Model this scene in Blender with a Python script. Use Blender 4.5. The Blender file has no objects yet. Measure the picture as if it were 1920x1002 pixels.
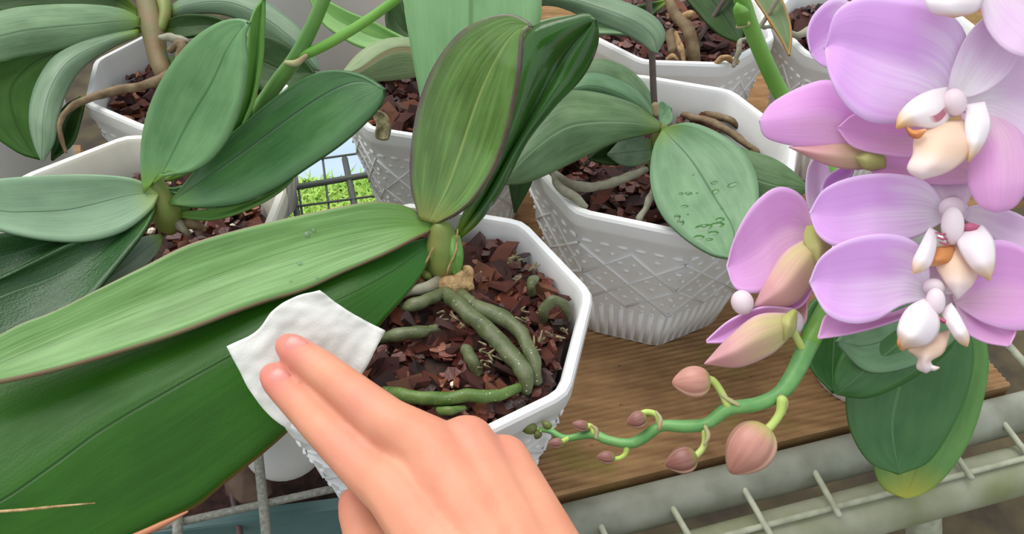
import bpy, bmesh, math, random
from mathutils import Vector, Matrix, noise
random.seed(7)
scene = bpy.context.scene
COL = scene.collection
# ------------------------------------------------------------------ camera
PITCH, ROLL, FPX, CAMH = 0.7452, 0.0126, 1597.6, 0.3877
FW = Vector((0, math.cos(PITCH), -math.sin(PITCH)))
UP0 = Vector((0, math.sin(PITCH), math.cos(PITCH)))
RT0 = Vector((1, 0, 0))
RT = math.cos(ROLL) * RT0 + math.sin(ROLL) * UP0
UP = math.cos(ROLL) * UP0 - math.sin(ROLL) * RT0
CAM = Vector((0, 0, CAMH))
cd = bpy.data.cameras.new('camera')
cam = bpy.data.objects.new('camera', cd); COL.objects.link(cam)
cd.sensor_width = 36.0; cd.lens = FPX / 1920 * 36; cd.clip_start = 0.01; cd.clip_end = 50
m = Matrix((RT, UP, -FW)).transposed().to_4x4(); m.translation = CAM
cam.matrix_world = m
scene.camera = cam
# ------------------------------------------------------------------ world, sun, exposure
w = bpy.data.worlds.new('overcast_sky'); scene.world = w; w.use_nodes = True
bg = w.node_tree.nodes['Background']
bg.inputs['Color'].default_value = (0.90, 0.96, 1.0, 1); bg.inputs['Strength'].default_value = 0.82
sd = bpy.data.lights.new('hazy_sun', 'SUN'); sd.energy = 2.4; sd.angle = math.radians(55); sd.color = (1.0, 0.97, 0.93)
sun = bpy.data.objects.new('hazy_sun', sd); COL.objects.link(sun)
sun.rotation_euler = Vector((0.35, -0.30, -1.0)).to_track_quat('-Z', 'Y').to_euler()
vs = scene.view_settings
vs.view_transform = 'Standard'; vs.look = 'None'; vs.exposure = 0.28; vs.gamma = 1.0; vs.use_curve_mapping = False

# ------------------------------------------------------------------ helpers
def P(px, py, d):
    return CAM + d * (FW + (px - 960) / FPX * RT + (501 - py) / FPX * UP)
def Z(px, py, z):
    r = FW + (px - 960) / FPX * RT + (501 - py) / FPX * UP
    return CAM + r * ((z - CAMH) / r.z)
def link(o, parent=None):
    COL.objects.link(o)
    if parent is not None:
        o.parent = parent
        o.matrix_parent_inverse = Matrix.Translation(parent.location).inverted() if not parent.parent else Matrix.Identity(4)
    return o
def tag(o, label=None, cat=None, group=None, kind=None):
    if label: o['label'] = label
    if cat: o['category'] = cat
    if group: o['group'] = group
    if kind: o['kind'] = kind
    return o
def empty(name, loc, label, cat, group=None):
    o = bpy.data.objects.new(name, None); o.empty_display_size = .01
    o.location = loc; COL.objects.link(o)
    return tag(o, label, cat, group)
def meshobj(name, verts, faces, mat, parent=None, smooth=True, uvs=None):
    me = bpy.data.meshes.new(name)
    me.from_pydata([tuple(v) for v in verts], [], faces)
    if uvs is not None:
        lay = me.uv_layers.new(name='UVMap')
        for l in me.loops: lay.data[l.index].uv = uvs[l.vertex_index]
    if smooth: me.shade_smooth()
    me.materials.append(mat); me.update()
    return link(bpy.data.objects.new(name, me), parent)
def fixn(o):
    bm = bmesh.new(); bm.from_mesh(o.data); bmesh.ops.recalc_face_normals(bm, faces=bm.faces); bm.to_mesh(o.data); bm.free(); return o
def catmull(pts, n):
    """resample a polyline of vectors / tuples with Catmull-Rom by chord length"""
    pts = [Vector(p) for p in pts]
    if len(pts) == 2: return [pts[0].lerp(pts[1], i / (n - 1)) for i in range(n)]
    ext = [2 * pts[0] - pts[1]] + pts + [2 * pts[-1] - pts[-2]]
    dense = []
    for i in range(1, len(ext) - 2):
        p0, p1, p2, p3 = ext[i - 1:i + 3]
        for k in range(16):
            t = k / 16
            dense.append(0.5 * ((2 * p1) + (p2 - p0) * t + (2 * p0 - 5 * p1 + 4 * p2 - p3) * t * t + (3 * p1 - p0 - 3 * p2 + p3) * t ** 3))
    dense.append(pts[-1])
    cum = [0]
    for a, b in zip(dense, dense[1:]): cum.append(cum[-1] + (b - a).length)
    out = []; j = 0
    for i in range(n):
        s = cum[-1] * i / (n - 1)
        while j < len(cum) - 2 and cum[j + 1] < s: j += 1
        seg = cum[j + 1] - cum[j]
        out.append(dense[j].lerp(dense[j + 1], (s - cum[j]) / seg if seg > 0 else 0))
    return out
def interp(D, u):
    if not isinstance(D, (list, tuple)): return D
    x = u * (len(D) - 1); i = min(int(x), len(D) - 2); return D[i] + (D[i + 1] - D[i]) * (x - i)
def blade(name, parent, mat, L, R, D, M=None, cup=0.004, tilt=0.0, thick=0.0016, n=36, mm=12, bulge=0.0, wav=0.0, seed=0):
    """a leaf or petal: two edges and a midrib, each with its own distance; cup sinks the midrib, tilt turns the blade"""
    a = catmull([(x, y, 0) for x, y in L], n); c = catmull([(x, y, 0) for x, y in R], n)
    b = catmull([(x, y, 0) for x, y in M], n) if M else [(p + q) / 2 for p, q in zip(a, c)]
    verts, uvs, faces = [], [], []
    for i in range(n):
        u = i / (n - 1); d = interp(D, u)
        env = math.sin(math.pi * min(max(u, 0), 1)) ** 0.6 if 0 < u < 1 else 0
        wv = wav * noise.noise((u * 5 + seed * 3.1, seed, 0)); wv2 = wav * noise.noise((u * 5 + seed * 3.1, seed + 9, 0))
        tl, tr = tilt if isinstance(tilt, tuple) else (-tilt, tilt)
        pa = P(a[i].x, a[i].y, d + tl * env + wv * env); pb = P(b[i].x, b[i].y, d + cup * env); pc = P(c[i].x, c[i].y, d + tr * env + wv2 * env)
        for j in range(mm + 1):
            v = j / mm
            # quadratic through pa,pb,pc softened: blend between piecewise linear and smooth
            if v <= .5: lin = pa.lerp(pb, v * 2); t = v * 2
            else: lin = pb.lerp(pc, v * 2 - 1); t = 2 - v * 2
            q = (1 - v) * (1 - 2 * v) * pa + 4 * v * (1 - v) * pb + v * (2 * v - 1) * pc
            p = lin.lerp(q, .55)
            if bulge: p = p - (p - CAM).normalized() * bulge * env * math.sin(math.pi * t)
            verts.append(p); uvs.append((u, v))
    for i in range(n - 1):
        for j in range(mm):
            k = i * (mm + 1) + j
            faces.append((k, k + 1, k + mm + 2, k + mm + 1))
    o = meshobj(name, verts, faces, mat, parent, True, uvs)
    md = o.modifiers.new('thick', 'SOLIDIFY'); md.thickness = thick; md.offset = 0
    return o
def tube(name, parent, mat, pts, rad, n=24, seg=10, caps=True):
    """pts world vectors, rad list of radii along"""
    c = catmull(pts, n); verts, faces, uvs = [], [], []
    prev = None
    for i in range(n):
        t = (c[min(i + 1, n - 1)] - c[max(i - 1, 0)]).normalized()
        if prev is None:
            prev = t.orthogonal().normalized()
        prev = (prev - t * prev.dot(t)).normalized(); bn = t.cross(prev)
        r = interp(rad, i / (n - 1))
        for k in range(seg):
            an = 2 * math.pi * k / seg
            verts.append(c[i] + r * (math.cos(an) * prev + math.sin(an) * bn)); uvs.append((i / (n - 1), k / seg))
    for i in range(n - 1):
        for k in range(seg):
            a = i * seg + k; b = i * seg + (k + 1) % seg
            faces.append((a, b, b + seg, a + seg))
    if caps:
        for i, s in ((0, -1), (n - 1, 1)):
            t = (c[min(i + 1, n - 1)] - c[max(i - 1, 0)]).normalized(); r = interp(rad, i / (n - 1))
            base = len(verts)
            for k in range(seg):
                verts.append(c[i] + (verts[i * seg + k] - c[i]) * .6 + t * s * r * .5); uvs.append((i / (n - 1), k / seg))
            verts.append(c[i] + t * s * r * .7); uvs.append((i / (n - 1), 0))
            for k in range(seg):
                k2 = (k + 1) % seg
                q = (i * seg + k, i * seg + k2, base + k2, base + k)
                tr = (base + k, base + k2, len(verts) - 1)
                faces.append(q if s > 0 else q[::-1]); faces.append(tr if s > 0 else tr[::-1])
    return meshobj(name, verts, faces, mat, parent, True, uvs)
def stem(name, parent, mat, pts, wpx, n=24, seg=10):
    """pts (px,py,d); wpx: visible widths in px along"""
    rad = [w_ / 2 * interp([p[2] for p in pts], i / max(1, len(wpx) - 1)) / FPX for i, w_ in enumerate(wpx)]
    return tube(name, parent, mat, [P(*p) for p in pts], rad, n, seg)
def blob(name, parent, mat, c, ax, ry, rz=None, grooves=0, seg=16, rings=14, pointy=0.25):
    """bud or lump: centre c, half-axis vector ax, side radii"""
    rz = rz or ry; A = ax.normalized(); h = ax.length
    s = (-FW - A * (-FW).dot(A)).normalized() if abs(A.dot(FW)) < .95 else A.orthogonal().normalized(); t = A.cross(s); verts, faces, uvs = [], [], []
    for i in range(rings + 1):
        th = math.pi * i / rings; x = -math.cos(th); r = math.sin(th)
        r *= (1 - pointy * max(0, x) ** 1.5) * (1 + .10 * max(0, -x) * pointy * 4)
        for k in range(seg):
            an = 2 * math.pi * k / seg; g = 1 - (.10 * (1 - ((an / (2 * math.pi) * grooves + .35) % 1.0)) ** 1.5 if grooves else 0)
            verts.append(c + A * (x * h) + r * g * (math.cos(an) * ry * s + math.sin(an) * rz * t)); uvs.append((i / rings, k / seg))
    for i in range(rings):
        for k in range(seg):
            a = i * seg + k; b = i * seg + (k + 1) % seg
            faces.append((a, a + seg, b + seg, b))
    o = meshobj(name, verts, faces, mat, parent, True, uvs)
    bm = bmesh.new(); bm.from_mesh(o.data); bmesh.ops.remove_doubles(bm, verts=bm.verts, dist=1e-6); bmesh.ops.recalc_face_normals(bm, faces=bm.faces); bm.to_mesh(o.data); bm.free()
    return o

# ------------------------------------------------------------------ materials
def srgb(r, g, b):
    f = lambda c: (c / 255 / 12.92) if c / 255 <= .04045 else ((c / 255 + .055) / 1.055) ** 2.4
    return (f(r), f(g), f(b), 1)
class NT:
    def __init__(s, name):
        s.m = bpy.data.materials.new(name); s.m.use_nodes = True; s.t = s.m.node_tree; s.b = s.t.nodes['Principled BSDF']; s.out = s.t.nodes['Material Output']
    def n(s, typ, **kw):
        nd = s.t.nodes.new(typ)
        for k, v in kw.items():
            if k.startswith('_'): setattr(nd, k[1:], v)
            else: s.set(nd.inputs[k.replace('__', ' ')], v)
        return nd
    def set(s, inp, v):
        if isinstance(v, bpy.types.NodeSocket): s.t.links.new(v, inp)
        else: inp.default_value = v
    def math(s, op, a, b=None, c=None):
        nd = s.t.nodes.new('ShaderNodeMath'); nd.operation = op
        for i, x in enumerate((a, b, c)):
            if x is not None: s.set(nd.inputs[i], x)
        return nd.outputs[0]
    def ramp(s, fac, stops):
        nd = s.t.nodes.new('ShaderNodeValToRGB'); s.set(nd.inputs[0], fac); e = nd.color_ramp.elements
        while len(e) < len(stops): e.new(.5)
        for el, (p, c) in zip(e, stops): el.position = p; el.color = c if isinstance(c, tuple) else (c, c, c, 1)
        return nd.outputs[0]
    def mix(s, fac, a, b, mode='MIX'):
        nd = s.t.nodes.new('ShaderNodeMix'); nd.data_type = 'RGBA'; nd.blend_type = mode
        s.set(nd.inputs[0], fac); s.set(nd.inputs[6], a); s.set(nd.inputs[7], b); return nd.outputs[2]
    def noise(s, vec, scale, detail=3, rough=.5):
        nd = s.n('ShaderNodeTexNoise', Scale=scale, Detail=detail, Roughness=rough)
        if vec is not None: s.t.links.new(vec, nd.inputs['Vector'])
        return nd.outputs['Fac']
    def coord(s, which='Object'):
        return s.t.nodes.new('ShaderNodeTexCoord').outputs[which]
    def uv(s):
        sp = s.t.nodes.new('ShaderNodeSeparateXYZ'); s.t.links.new(s.coord('UV'), sp.inputs[0]); return sp.outputs[0], sp.outputs[1]
    def comb(s, x, y, z=0.0):
        nd = s.t.nodes.new('ShaderNodeCombineXYZ'); s.set(nd.inputs[0], x); s.set(nd.inputs[1], y); s.set(nd.inputs[2], z); return nd.outputs[0]
    def bump(s, h, strength, dist=.001):
        nd = s.n('ShaderNodeBump', Strength=strength, Distance=dist, Height=h); s.t.links.new(nd.outputs[0], s.b.inputs['Normal'])
    def p(s, **kw):
        for k, v in kw.items(): s.set(s.b.inputs[k.replace('__', ' ')], v)
        return s.m
    def translucent(s, col, f):
        tr = s.n('ShaderNodeBsdfTranslucent', Color=col); mx = s.n('ShaderNodeMixShader'); mx.inputs[0].default_value = f
        s.t.links.new(s.b.outputs[0], mx.inputs[1]); s.t.links.new(tr.outputs[0], mx.inputs[2]); s.t.links.new(mx.outputs[0], s.out.inputs['Surface'])

def leaf_mat(name, c1, c2, mid, edge=None, tipc=None, rough=.38, spec=.45, veins=.5, basec=(120, 150, 45), midw=.03, vfreq=26, cells=0.0, ew=.90, dark=False):
    lift = (lambda c_: c_) if dark else lambda c_: tuple(min(255, int((x * .88 + .12 * sum(c_) / 3) * 1.08 + 8)) for x in c_)  # leaf colours paled and greyed, standing in for the sky's sheen
    c1, c2, mid = lift(c1), lift(c2), lift(mid)
    k = NT(name); u, v = k.uv()
    c = k.math('MULTIPLY', k.math('ABSOLUTE', k.math('SUBTRACT', v, .5)), 2.0)
    mot = k.noise(k.comb(k.math('MULTIPLY', u, 3.0), k.math('MULTIPLY', v, 3.0)), 1.6, 3)
    col = k.mix(k.ramp(mot, [(.35, 0.0), (.68, 1.0)]), srgb(*c1), srgb(*c2))
    vn = k.noise(k.comb(k.math('MULTIPLY', u, 2.2), k.math('MULTIPLY', v, vfreq)), 1.0, 2)
    col = k.mix(k.math('MULTIPLY', k.ramp(vn, [(.45, 0.0), (.7, 1.0)]), .22 * veins), col, srgb(*[min(255, int(x * 1.25 + 12)) for x in c2]))
    col = k.mix(k.ramp(u, [(0.0, 0.85), (.14, 0.0)]), col, srgb(*basec))
    mfac = k.ramp(c, [(midw * .4, 0.85), (midw * 1.6, 0.0)])
    col = k.mix(mfac, col, srgb(*mid))
    if tipc: col = k.mix(k.ramp(u, [(.80, 0.0), (.97, .9)]), col, srgb(*tipc))
    if edge:
        en = k.noise(k.comb(k.math('MULTIPLY', u, 8.0), v), 1.0, 3)
        col = k.mix(k.math('MULTIPLY', k.ramp(c, [(ew, 0.0), (.985, 1.0)]), k.ramp(en, [(.3, .45), (.6, .95)])), col, srgb(*edge))
    h = k.math('ADD', k.math('MULTIPLY', vn, .8 * veins), k.math('MULTIPLY', mfac, -1.2))
    fine = k.noise(k.coord('Object'), 900, 2)
    h = k.math('ADD', h, k.math('MULTIPLY', fine, .12 + cells))
    k.bump(h, .35, .0012)
    rn = k.noise(k.comb(k.math('MULTIPLY', u, 5.0), k.math('MULTIPLY', v, 7.0)), 2.0, 4)
    k.p(Base__Color=col, Roughness=k.ramp(rn, [(.3, max(.05, rough - .09)), (.7, rough + .08)]), Specular__IOR__Level=spec)
    k.translucent(k.mix(1.0, col, (1.0, 1.25, .5, 1), 'MULTIPLY'), .16)
    return k.m
def petal_mat(name, main, base, edge, under=None, vein=None, w0=.18, w1=.5):
    k = NT(name); u, v = k.uv()
    c = k.math('MULTIPLY', k.math('ABSOLUTE', k.math('SUBTRACT', v, .5)), 2.0)
    n1 = k.noise(k.comb(k.math('MULTIPLY', u, 2.0), k.math('MULTIPLY', v, 5.0)), 1.5, 2)
    uu = k.math('ADD', u, k.math('MULTIPLY', k.math('SUBTRACT', n1, .5), .25))
    wedge = k.math('MULTIPLY', k.ramp(k.math('ADD', v, k.math('MULTIPLY', k.math('SUBTRACT', n1, .5), .15)), [(.42, 0.0), (.6, .8), (.8, .55), (.95, .15)]), k.ramp(u, [(.25, 1.0), (.8, 0.0)]))
    col = k.mix(k.math('MAXIMUM', wedge, k.ramp(uu, [(w0, 1.0), (w1, 0.0)])), srgb(*main), srgb(*base))
    vn = k.noise(k.comb(k.math('MULTIPLY', u, 1.2), k.math('MULTIPLY', v, 22.0)), 1.0, 2)
    if vein: col = k.mix(k.math('MULTIPLY', k.ramp(vn, [(.45, 0.0), (.68, 1.0)]), .35), col, srgb(*vein))
    ef = k.math('MAXIMUM', k.ramp(c, [(.82, 0.0), (1.0, .75)]), k.ramp(u, [(.86, 0.0), (1.0, .7)]))
    col = k.mix(ef, col, srgb(*edge))
    k.bump(vn, .12, .0008)
    k.p(Base__Color=col, Roughness=.55, Specular__IOR__Level=.25, Sheen__Weight=.1)
    k.translucent(col, .35)
    return k.m
def plain(name, col, rough=.5, spec=.4, var=None, scale=60, bump=0, metallic=0, bscale=None, trans=0):
    k = NT(name); cc = srgb(*col); ob = k.coord('Object')
    if var: cc = k.mix(k.ramp(k.noise(ob, scale, 4), [(.35, 0.0), (.68, 1.0)]), srgb(*col), srgb(*var))
    if bump: k.bump(k.noise(ob, bscale or scale * 3, 3), bump, .001)
    k.p(Base__Color=cc, Roughness=rough, Specular__IOR__Level=spec, Metallic=metallic)
    if trans: k.translucent(cc, trans)
    return k.m

MT = {}
MT['l1'] = leaf_mat('leaf_young_ribbed', (76, 112, 40), (96, 136, 58), (140, 164, 84), ew=.86, edge=(104, 78, 84), rough=.22, spec=.6, veins=1.7, basec=(140, 140, 60), vfreq=16)
MT['l2'] = leaf_mat('leaf_dark_glossy', (34, 78, 22), (44, 92, 26), (28, 66, 22), edge=(70, 80, 40), rough=.16, spec=.6, veins=.4)
MT['l0'] = leaf_mat('leaf_pale_back', (108, 156, 98), (122, 168, 110), (90, 130, 70), rough=.4, veins=.5)
MT['l3'] = leaf_mat('leaf_long_mid_green', (82, 124, 54), (106, 150, 80), (92, 138, 66), ew=.965, midw=.012, edge=(156, 118, 100), rough=.36, veins=1.0, basec=(96, 140, 40), vfreq=18)
MT['l4'] = leaf_mat('leaf_deep_green', (36, 84, 8), (48, 98, 16), (26, 66, 6), dark=True, spec=.30, edge=(120, 92, 50), ew=.965, rough=.42, veins=.45, midw=.012, basec=(50, 110, 40), cells=.1)
MT['b1'] = leaf_mat('leaf_sage', (84, 132, 76), (104, 150, 92), (72, 120, 66), edge=(120, 160, 110), rough=.42, veins=.3, basec=(130, 170, 50))
MT['b3'] = leaf_mat('leaf_forest', (42, 90, 38), (58, 106, 50), (26, 62, 28), spec=.6, rough=.32, veins=.35, basec=(90, 130, 60))
MT['b5'] = leaf_mat('leaf_grey_sage', (118, 150, 116), (132, 164, 128), (56, 92, 52), rough=.42, veins=.35, basec=(150, 170, 70), midw=.015)  # pale sheen of this leaf is put into its base colour
MT['b6'] = leaf_mat('leaf_dark_wrinkled', (24, 66, 22), (38, 78, 34), (90, 120, 80), rough=.33, veins=.7, cells=.6, midw=.012, basec=(70, 110, 40))
MT['b8'] = leaf_mat('leaf_dusty', (92, 116, 96), (112, 130, 110), (84, 104, 84), rough=.6, veins=.2)
MT['lite'] = leaf_mat('leaf_light_green', (84, 140, 52), (110, 160, 70), (78, 120, 48), rough=.4, veins=.3)
MT['c1'] = leaf_mat('leaf_dull_green', (88, 120, 80), (112, 144, 100), (84, 116, 76), rough=.5, veins=.5)
MT['c3'] = leaf_mat('leaf_slate_green', (84, 110, 80), (104, 130, 98), (66, 96, 72), rough=.45, veins=.4, edge=(120, 150, 130))
MT['cd'] = leaf_mat('leaf_dark_green', (38, 66, 22), (50, 80, 32), (36, 60, 24), dark=True, spec=.3, rough=.5, veins=.4)  # dark green is these leaves' own colour
MT['d1'] = leaf_mat('leaf_ageing', (110, 132, 88), (124, 142, 96), (128, 110, 74), rough=.5, veins=.8, midw=.10, edge=(150, 160, 120))
MT['e1'] = leaf_mat('leaf_olive_sage', (72, 104, 58), (98, 130, 84), (110, 140, 96), rough=.44, veins=.5, basec=(120, 140, 60))
MT['e3'] = leaf_mat('leaf_blue_green', (80, 122, 78), (100, 142, 96), (56, 92, 56), rough=.42, veins=.3, midw=.015, edge=(120, 156, 120))
MT['j1'] = leaf_mat('leaf_bottle_green', (44, 96, 38), (60, 110, 50), (78, 126, 68), rough=.36, veins=.3, edge=(76, 124, 62))
MT['j2'] = leaf_mat('leaf_yellow_tip', (72, 124, 48), (92, 142, 62), (70, 110, 50), tipc=(176, 174, 60), rough=.38, veins=.4)
MT['f3'] = leaf_mat('leaf_orange_edge', (88, 112, 66), (104, 124, 76), (80, 100, 60), edge=(190, 130, 60), rough=.45)
MT['stem'] = plain('stem_green', (104, 128, 58), .45, var=(128, 128, 66), scale=70)
MT['spike'] = plain('spike_green', (92, 150, 84), .4, var=(112, 160, 92), scale=200, bump=.1)
MT['stalk'] = plain('stalk_bright_green', (104, 158, 62), .4, var=(120, 170, 76), scale=60)
MT['stalkb'] = plain('stalk_deep_green', (88, 134, 66), .42, var=(104, 146, 70), scale=50)
MT['bract'] = plain('bract_papery', (176, 176, 128), .7, var=(150, 130, 100), scale=120)
MT['pedi'] = plain('pedicel_lime', (170, 196, 92), .45, var=(186, 200, 120), scale=80)
MT['spiked'] = plain('spike_purple_brown', (78, 66, 62), .5, var=(98, 84, 76), scale=120)
MT['root'] = plain('root_green', (86, 98, 60), .5, var=(112, 122, 88), scale=110, bump=.25)
MT['rootg'] = plain('root_bright_green', (86, 120, 50), .42, var=(112, 140, 72), scale=90, bump=.2)
def root_mat(name, a, b, sp):
    k = NT(name); ob = k.coord('Object'); u, v = k.uv()
    col = k.mix(k.ramp(k.noise(ob, 110, 4), [(.35, 0.0), (.68, 1.0)]), srgb(*a), srgb(*b))
    f = k.noise(k.comb(k.math('MULTIPLY', u, 60.0), k.math('MULTIPLY', v, 14.0)), 1.0, 1)
    col = k.mix(k.ramp(f, [(.70, 0.0), (.76, sp)]), col, srgb(226, 224, 200))
    k.bump(k.noise(ob, 500, 3), .3, .001); return k.p(Base__Color=col, Roughness=.45, Specular__IOR__Level=.4)
MT['root'] = root_mat('root_green', (72, 82, 48), (104, 110, 78), .7); MT['rootg'] = root_mat('root_bright_green', (76, 104, 44), (100, 126, 64), .8)
MT['rootw'] = plain('root_silver', (150, 148, 128), .65, var=(118, 112, 92), scale=120, bump=.3)
MT['rootd'] = plain('root_pale_brown', (132, 112, 84), .7, var=(96, 76, 52), scale=130, bump=.4)
MT['dry'] = plain('dry_sheath', (186, 156, 112), .8, var=(130, 98, 62), scale=260, bump=.6)
MT['knob'] = plain('root_knob', (150, 104, 72), .5, var=(120, 84, 56), scale=150)
MT['moss'] = plain('dry_moss', (150, 138, 104), .9, var=(96, 92, 66), scale=300, bump=.5)
MT['bud'] = plain('bud_mauve', (158, 106, 98), .42, var=(176, 130, 108), scale=60)
MT['budd'] = plain('bud_dark', (120, 80, 72), .42, var=(112, 104, 66), scale=130)
MT['budg'] = plain('bud_green', (104, 122, 62), .45, var=(96, 84, 54), scale=200)
def bud_mat(name, a, b, base):
    k = NT(name); u, v = k.uv()
    f = k.noise(k.comb(k.math('MULTIPLY', u, 1.0), k.math('MULTIPLY', v, 14.0)), 1.5, 3)
    col = k.mix(k.ramp(f, [(.35, 0.0), (.7, 1.0)]), srgb(*a), srgb(*b))
    fr = k.math('FRACT', k.math('ADD', k.math('MULTIPLY', v, 3.0), .35))
    col = k.mix(k.ramp(fr, [(.86, 0.0), (.97, .7)]), col, srgb(214, 178, 150))
    col = k.mix(k.ramp(u, [(.12, .9), (.34, 0.0)]), col, srgb(*base))
    k.bump(f, .1, .0006); return k.p(Base__Color=col, Roughness=.4, Specular__IOR__Level=.4)
MT['bud'] = bud_mat('bud_mauve', (176, 122, 112), (192, 142, 122), (176, 170, 100))
MT['budd'] = bud_mat('bud_dark', (126, 82, 76), (142, 100, 88), (140, 150, 70))
MT['petal'] = petal_mat('petal_lilac', (234, 184, 242), (246, 240, 248), (242, 216, 250), vein=(222, 164, 232), w0=.12, w1=.46)
MT['petal2'] = petal_mat('petal_orchid_pink', (234, 176, 232), (240, 206, 220), (244, 206, 246), vein=(226, 158, 218), w0=.05, w1=.3)
MT['petalp'] = petal_mat('petal_pale', (236, 210, 236), (246, 240, 244), (246, 226, 246), vein=(230, 194, 228))
MT['petals'] = petal_mat('petal_salmon', (228, 176, 178), (216, 210, 146), (240, 196, 214), vein=(212, 152, 158), w0=.15, w1=.7)
MT['petaly'] = petal_mat('petal_yellow_green', (204, 200, 136), (188, 194, 110), (220, 204, 160), vein=(190, 180, 110))
MT['sep'] = petal_mat('sepal_pink', (236, 180, 228), (242, 214, 226), (244, 200, 240), vein=(226, 160, 212), w0=.05, w1=.4)
MT['col'] = plain('column_white', (240, 228, 232), .45, trans=.2, var=(232, 212, 220), scale=40)
def lip_mat(name, a, b, stripes):
    k = NT(name); u, v = k.uv()
    col = k.mix(k.ramp(u, [(.45, 0.0), (.85, 1.0)] if name == 'lip_peach' else [(.62, 0.0), (.95, 1.0)]), srgb(*a), srgb(*b))
    if stripes:
        wv = k.n('ShaderNodeTexWave', Scale=.42, Distortion=.6); k.t.links.new(k.comb(k.math('MULTIPLY', v, 1.6), u), wv.inputs['Vector'])
        f = k.math('MULTIPLY', k.ramp(wv.outputs['Fac'], [(.55, 0.0), (.75, 1.0)]), k.math('MULTIPLY', k.ramp(u, [(.1, 0.0), (.2, 1.0), (.36, 1.0), (.46, 0.0)]), k.ramp(v, [(.35, 0.0), (.5, 1.0), (.85, 1.0), (.95, 0.0)])))
        col = k.mix(k.math('MULTIPLY', f, .85), col, srgb(190, 84, 112))
    k.p(Base__Color=col, Roughness=.5, Specular__IOR__Level=.3); k.translucent(col, .3); return k.m
MT['lobe'] = lip_mat('lip_lobe_white', (246, 238, 240), (232, 190, 120), True)
MT['lobe2'] = lip_mat('lip_lobe_cream', (248, 240, 244), (240, 206, 160), False)
MT['lip'] = lip_mat('lip_peach', (242, 214, 190), (248, 234, 236), False)
MT['lipo'] = lip_mat('lip_orange', (220, 150, 92), (236, 190, 136), False)
MT['red'] = plain('lip_crimson', (176, 84, 116), .5)
def pot_mat(name, c, var):
    k = NT(name); ob = k.coord('Object')
    col = k.mix(k.ramp(k.noise(ob, 25, 4), [(.45, 0.0), (.75, 1.0)]), srgb(*c), srgb(*var))
    sp = k.noise(ob, 400, 1)
    col = k.mix(k.ramp(sp, [(.78, 0.0), (.82, .5)]), col, srgb(150, 140, 120))
    k.p(Base__Color=col, Roughness=.36, Specular__IOR__Level=.45, Subsurface__Weight=.0); return k.m
MT['pot'] = pot_mat('white_plastic', (232, 232, 232), (222, 220, 214))
MT['potc'] = pot_mat('cream_plastic', (234, 230, 218), (222, 214, 198))
def bark_mat(name, isl):
    k = NT(name); oi = k.n('ShaderNodeNewGeometry' if isl else 'ShaderNodeObjectInfo'); ob = k.coord('Object')
    rnd = oi.outputs['Random Per Island' if isl else 'Random']
    col = k.ramp(rnd, [(0.0, srgb(38, 24, 21)), (.25, srgb(74, 36, 31)), (.6, srgb(102, 50, 40)), (.82, srgb(126, 68, 52)), (.94, srgb(156, 98, 66)), (1.0, srgb(72, 60, 58))])
    nz = k.noise(ob, 500, 4, .65); n2 = k.noise(ob, 160, 3)
    col = k.mix(k.ramp(nz, [(.4, 0.0), (.7, .55)]), col, srgb(52, 28, 24))
    col = k.mix(k.ramp(n2, [(.58, 0.0), (.78, .28)]), col, srgb(150, 108, 86))
    k.bump(nz, .7, .0012); return k.p(Base__Color=col, Roughness=.34, Specular__IOR__Level=.5)
MT['bark'] = bark_mat('bark', False); MT['crumb'] = bark_mat('bark_crumbs', True)
MT['soil'] = plain('dark_soil', (38, 24, 20), .9, var=(70, 42, 34), scale=180, bump=.8)
MT['perl'] = plain('perlite_white', (232, 224, 210), .8, var=(210, 196, 170), scale=200)
MT['metal'] = plain('galvanised_pipe', (146, 148, 134), .5, .5, var=(112, 114, 98), scale=38, bump=.08)
MT['metal2'] = plain('pipe_with_algae', (160, 160, 140), .55, .4, var=(118, 124, 84), scale=26, bump=.1)
MT['wire'] = plain('coated_wire', (176, 178, 156), .5, .4, var=(150, 152, 128), scale=150)
MT['wirew'] = plain('grey_white_wire', (166, 166, 156), .6, .4, var=(130, 130, 118), scale=500, bump=.3)
MT['dkwire'] = plain('grey_frame_wire', (104, 110, 104), .5)
MT['ground'] = plain('damp_earth', (50, 42, 32), .9, var=(82, 72, 48), scale=14, bump=.6)
MT['grass'] = plain('lawn_green', (150, 196, 84), .9, var=(196, 220, 124), scale=12)
MT['pave'] = plain('pale_paving', (168, 186, 206), .8, var=(156, 176, 194), scale=9)
MT['teal'] = plain('teal_plastic', (92, 124, 122), .45, var=(80, 110, 110), scale=20)
MT['tissue'] = plain('white_tissue', (232, 233, 228), .9, .1, var=(224, 225, 218), scale=25, bump=.15, bscale=900, trans=.15)
MT['nail'] = plain('fingernail_pink', (220, 146, 136), .3)
MT['smooth'] = plain('smooth_white_plastic', (214, 212, 208), .5, var=(204, 200, 196), scale=10)
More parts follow.
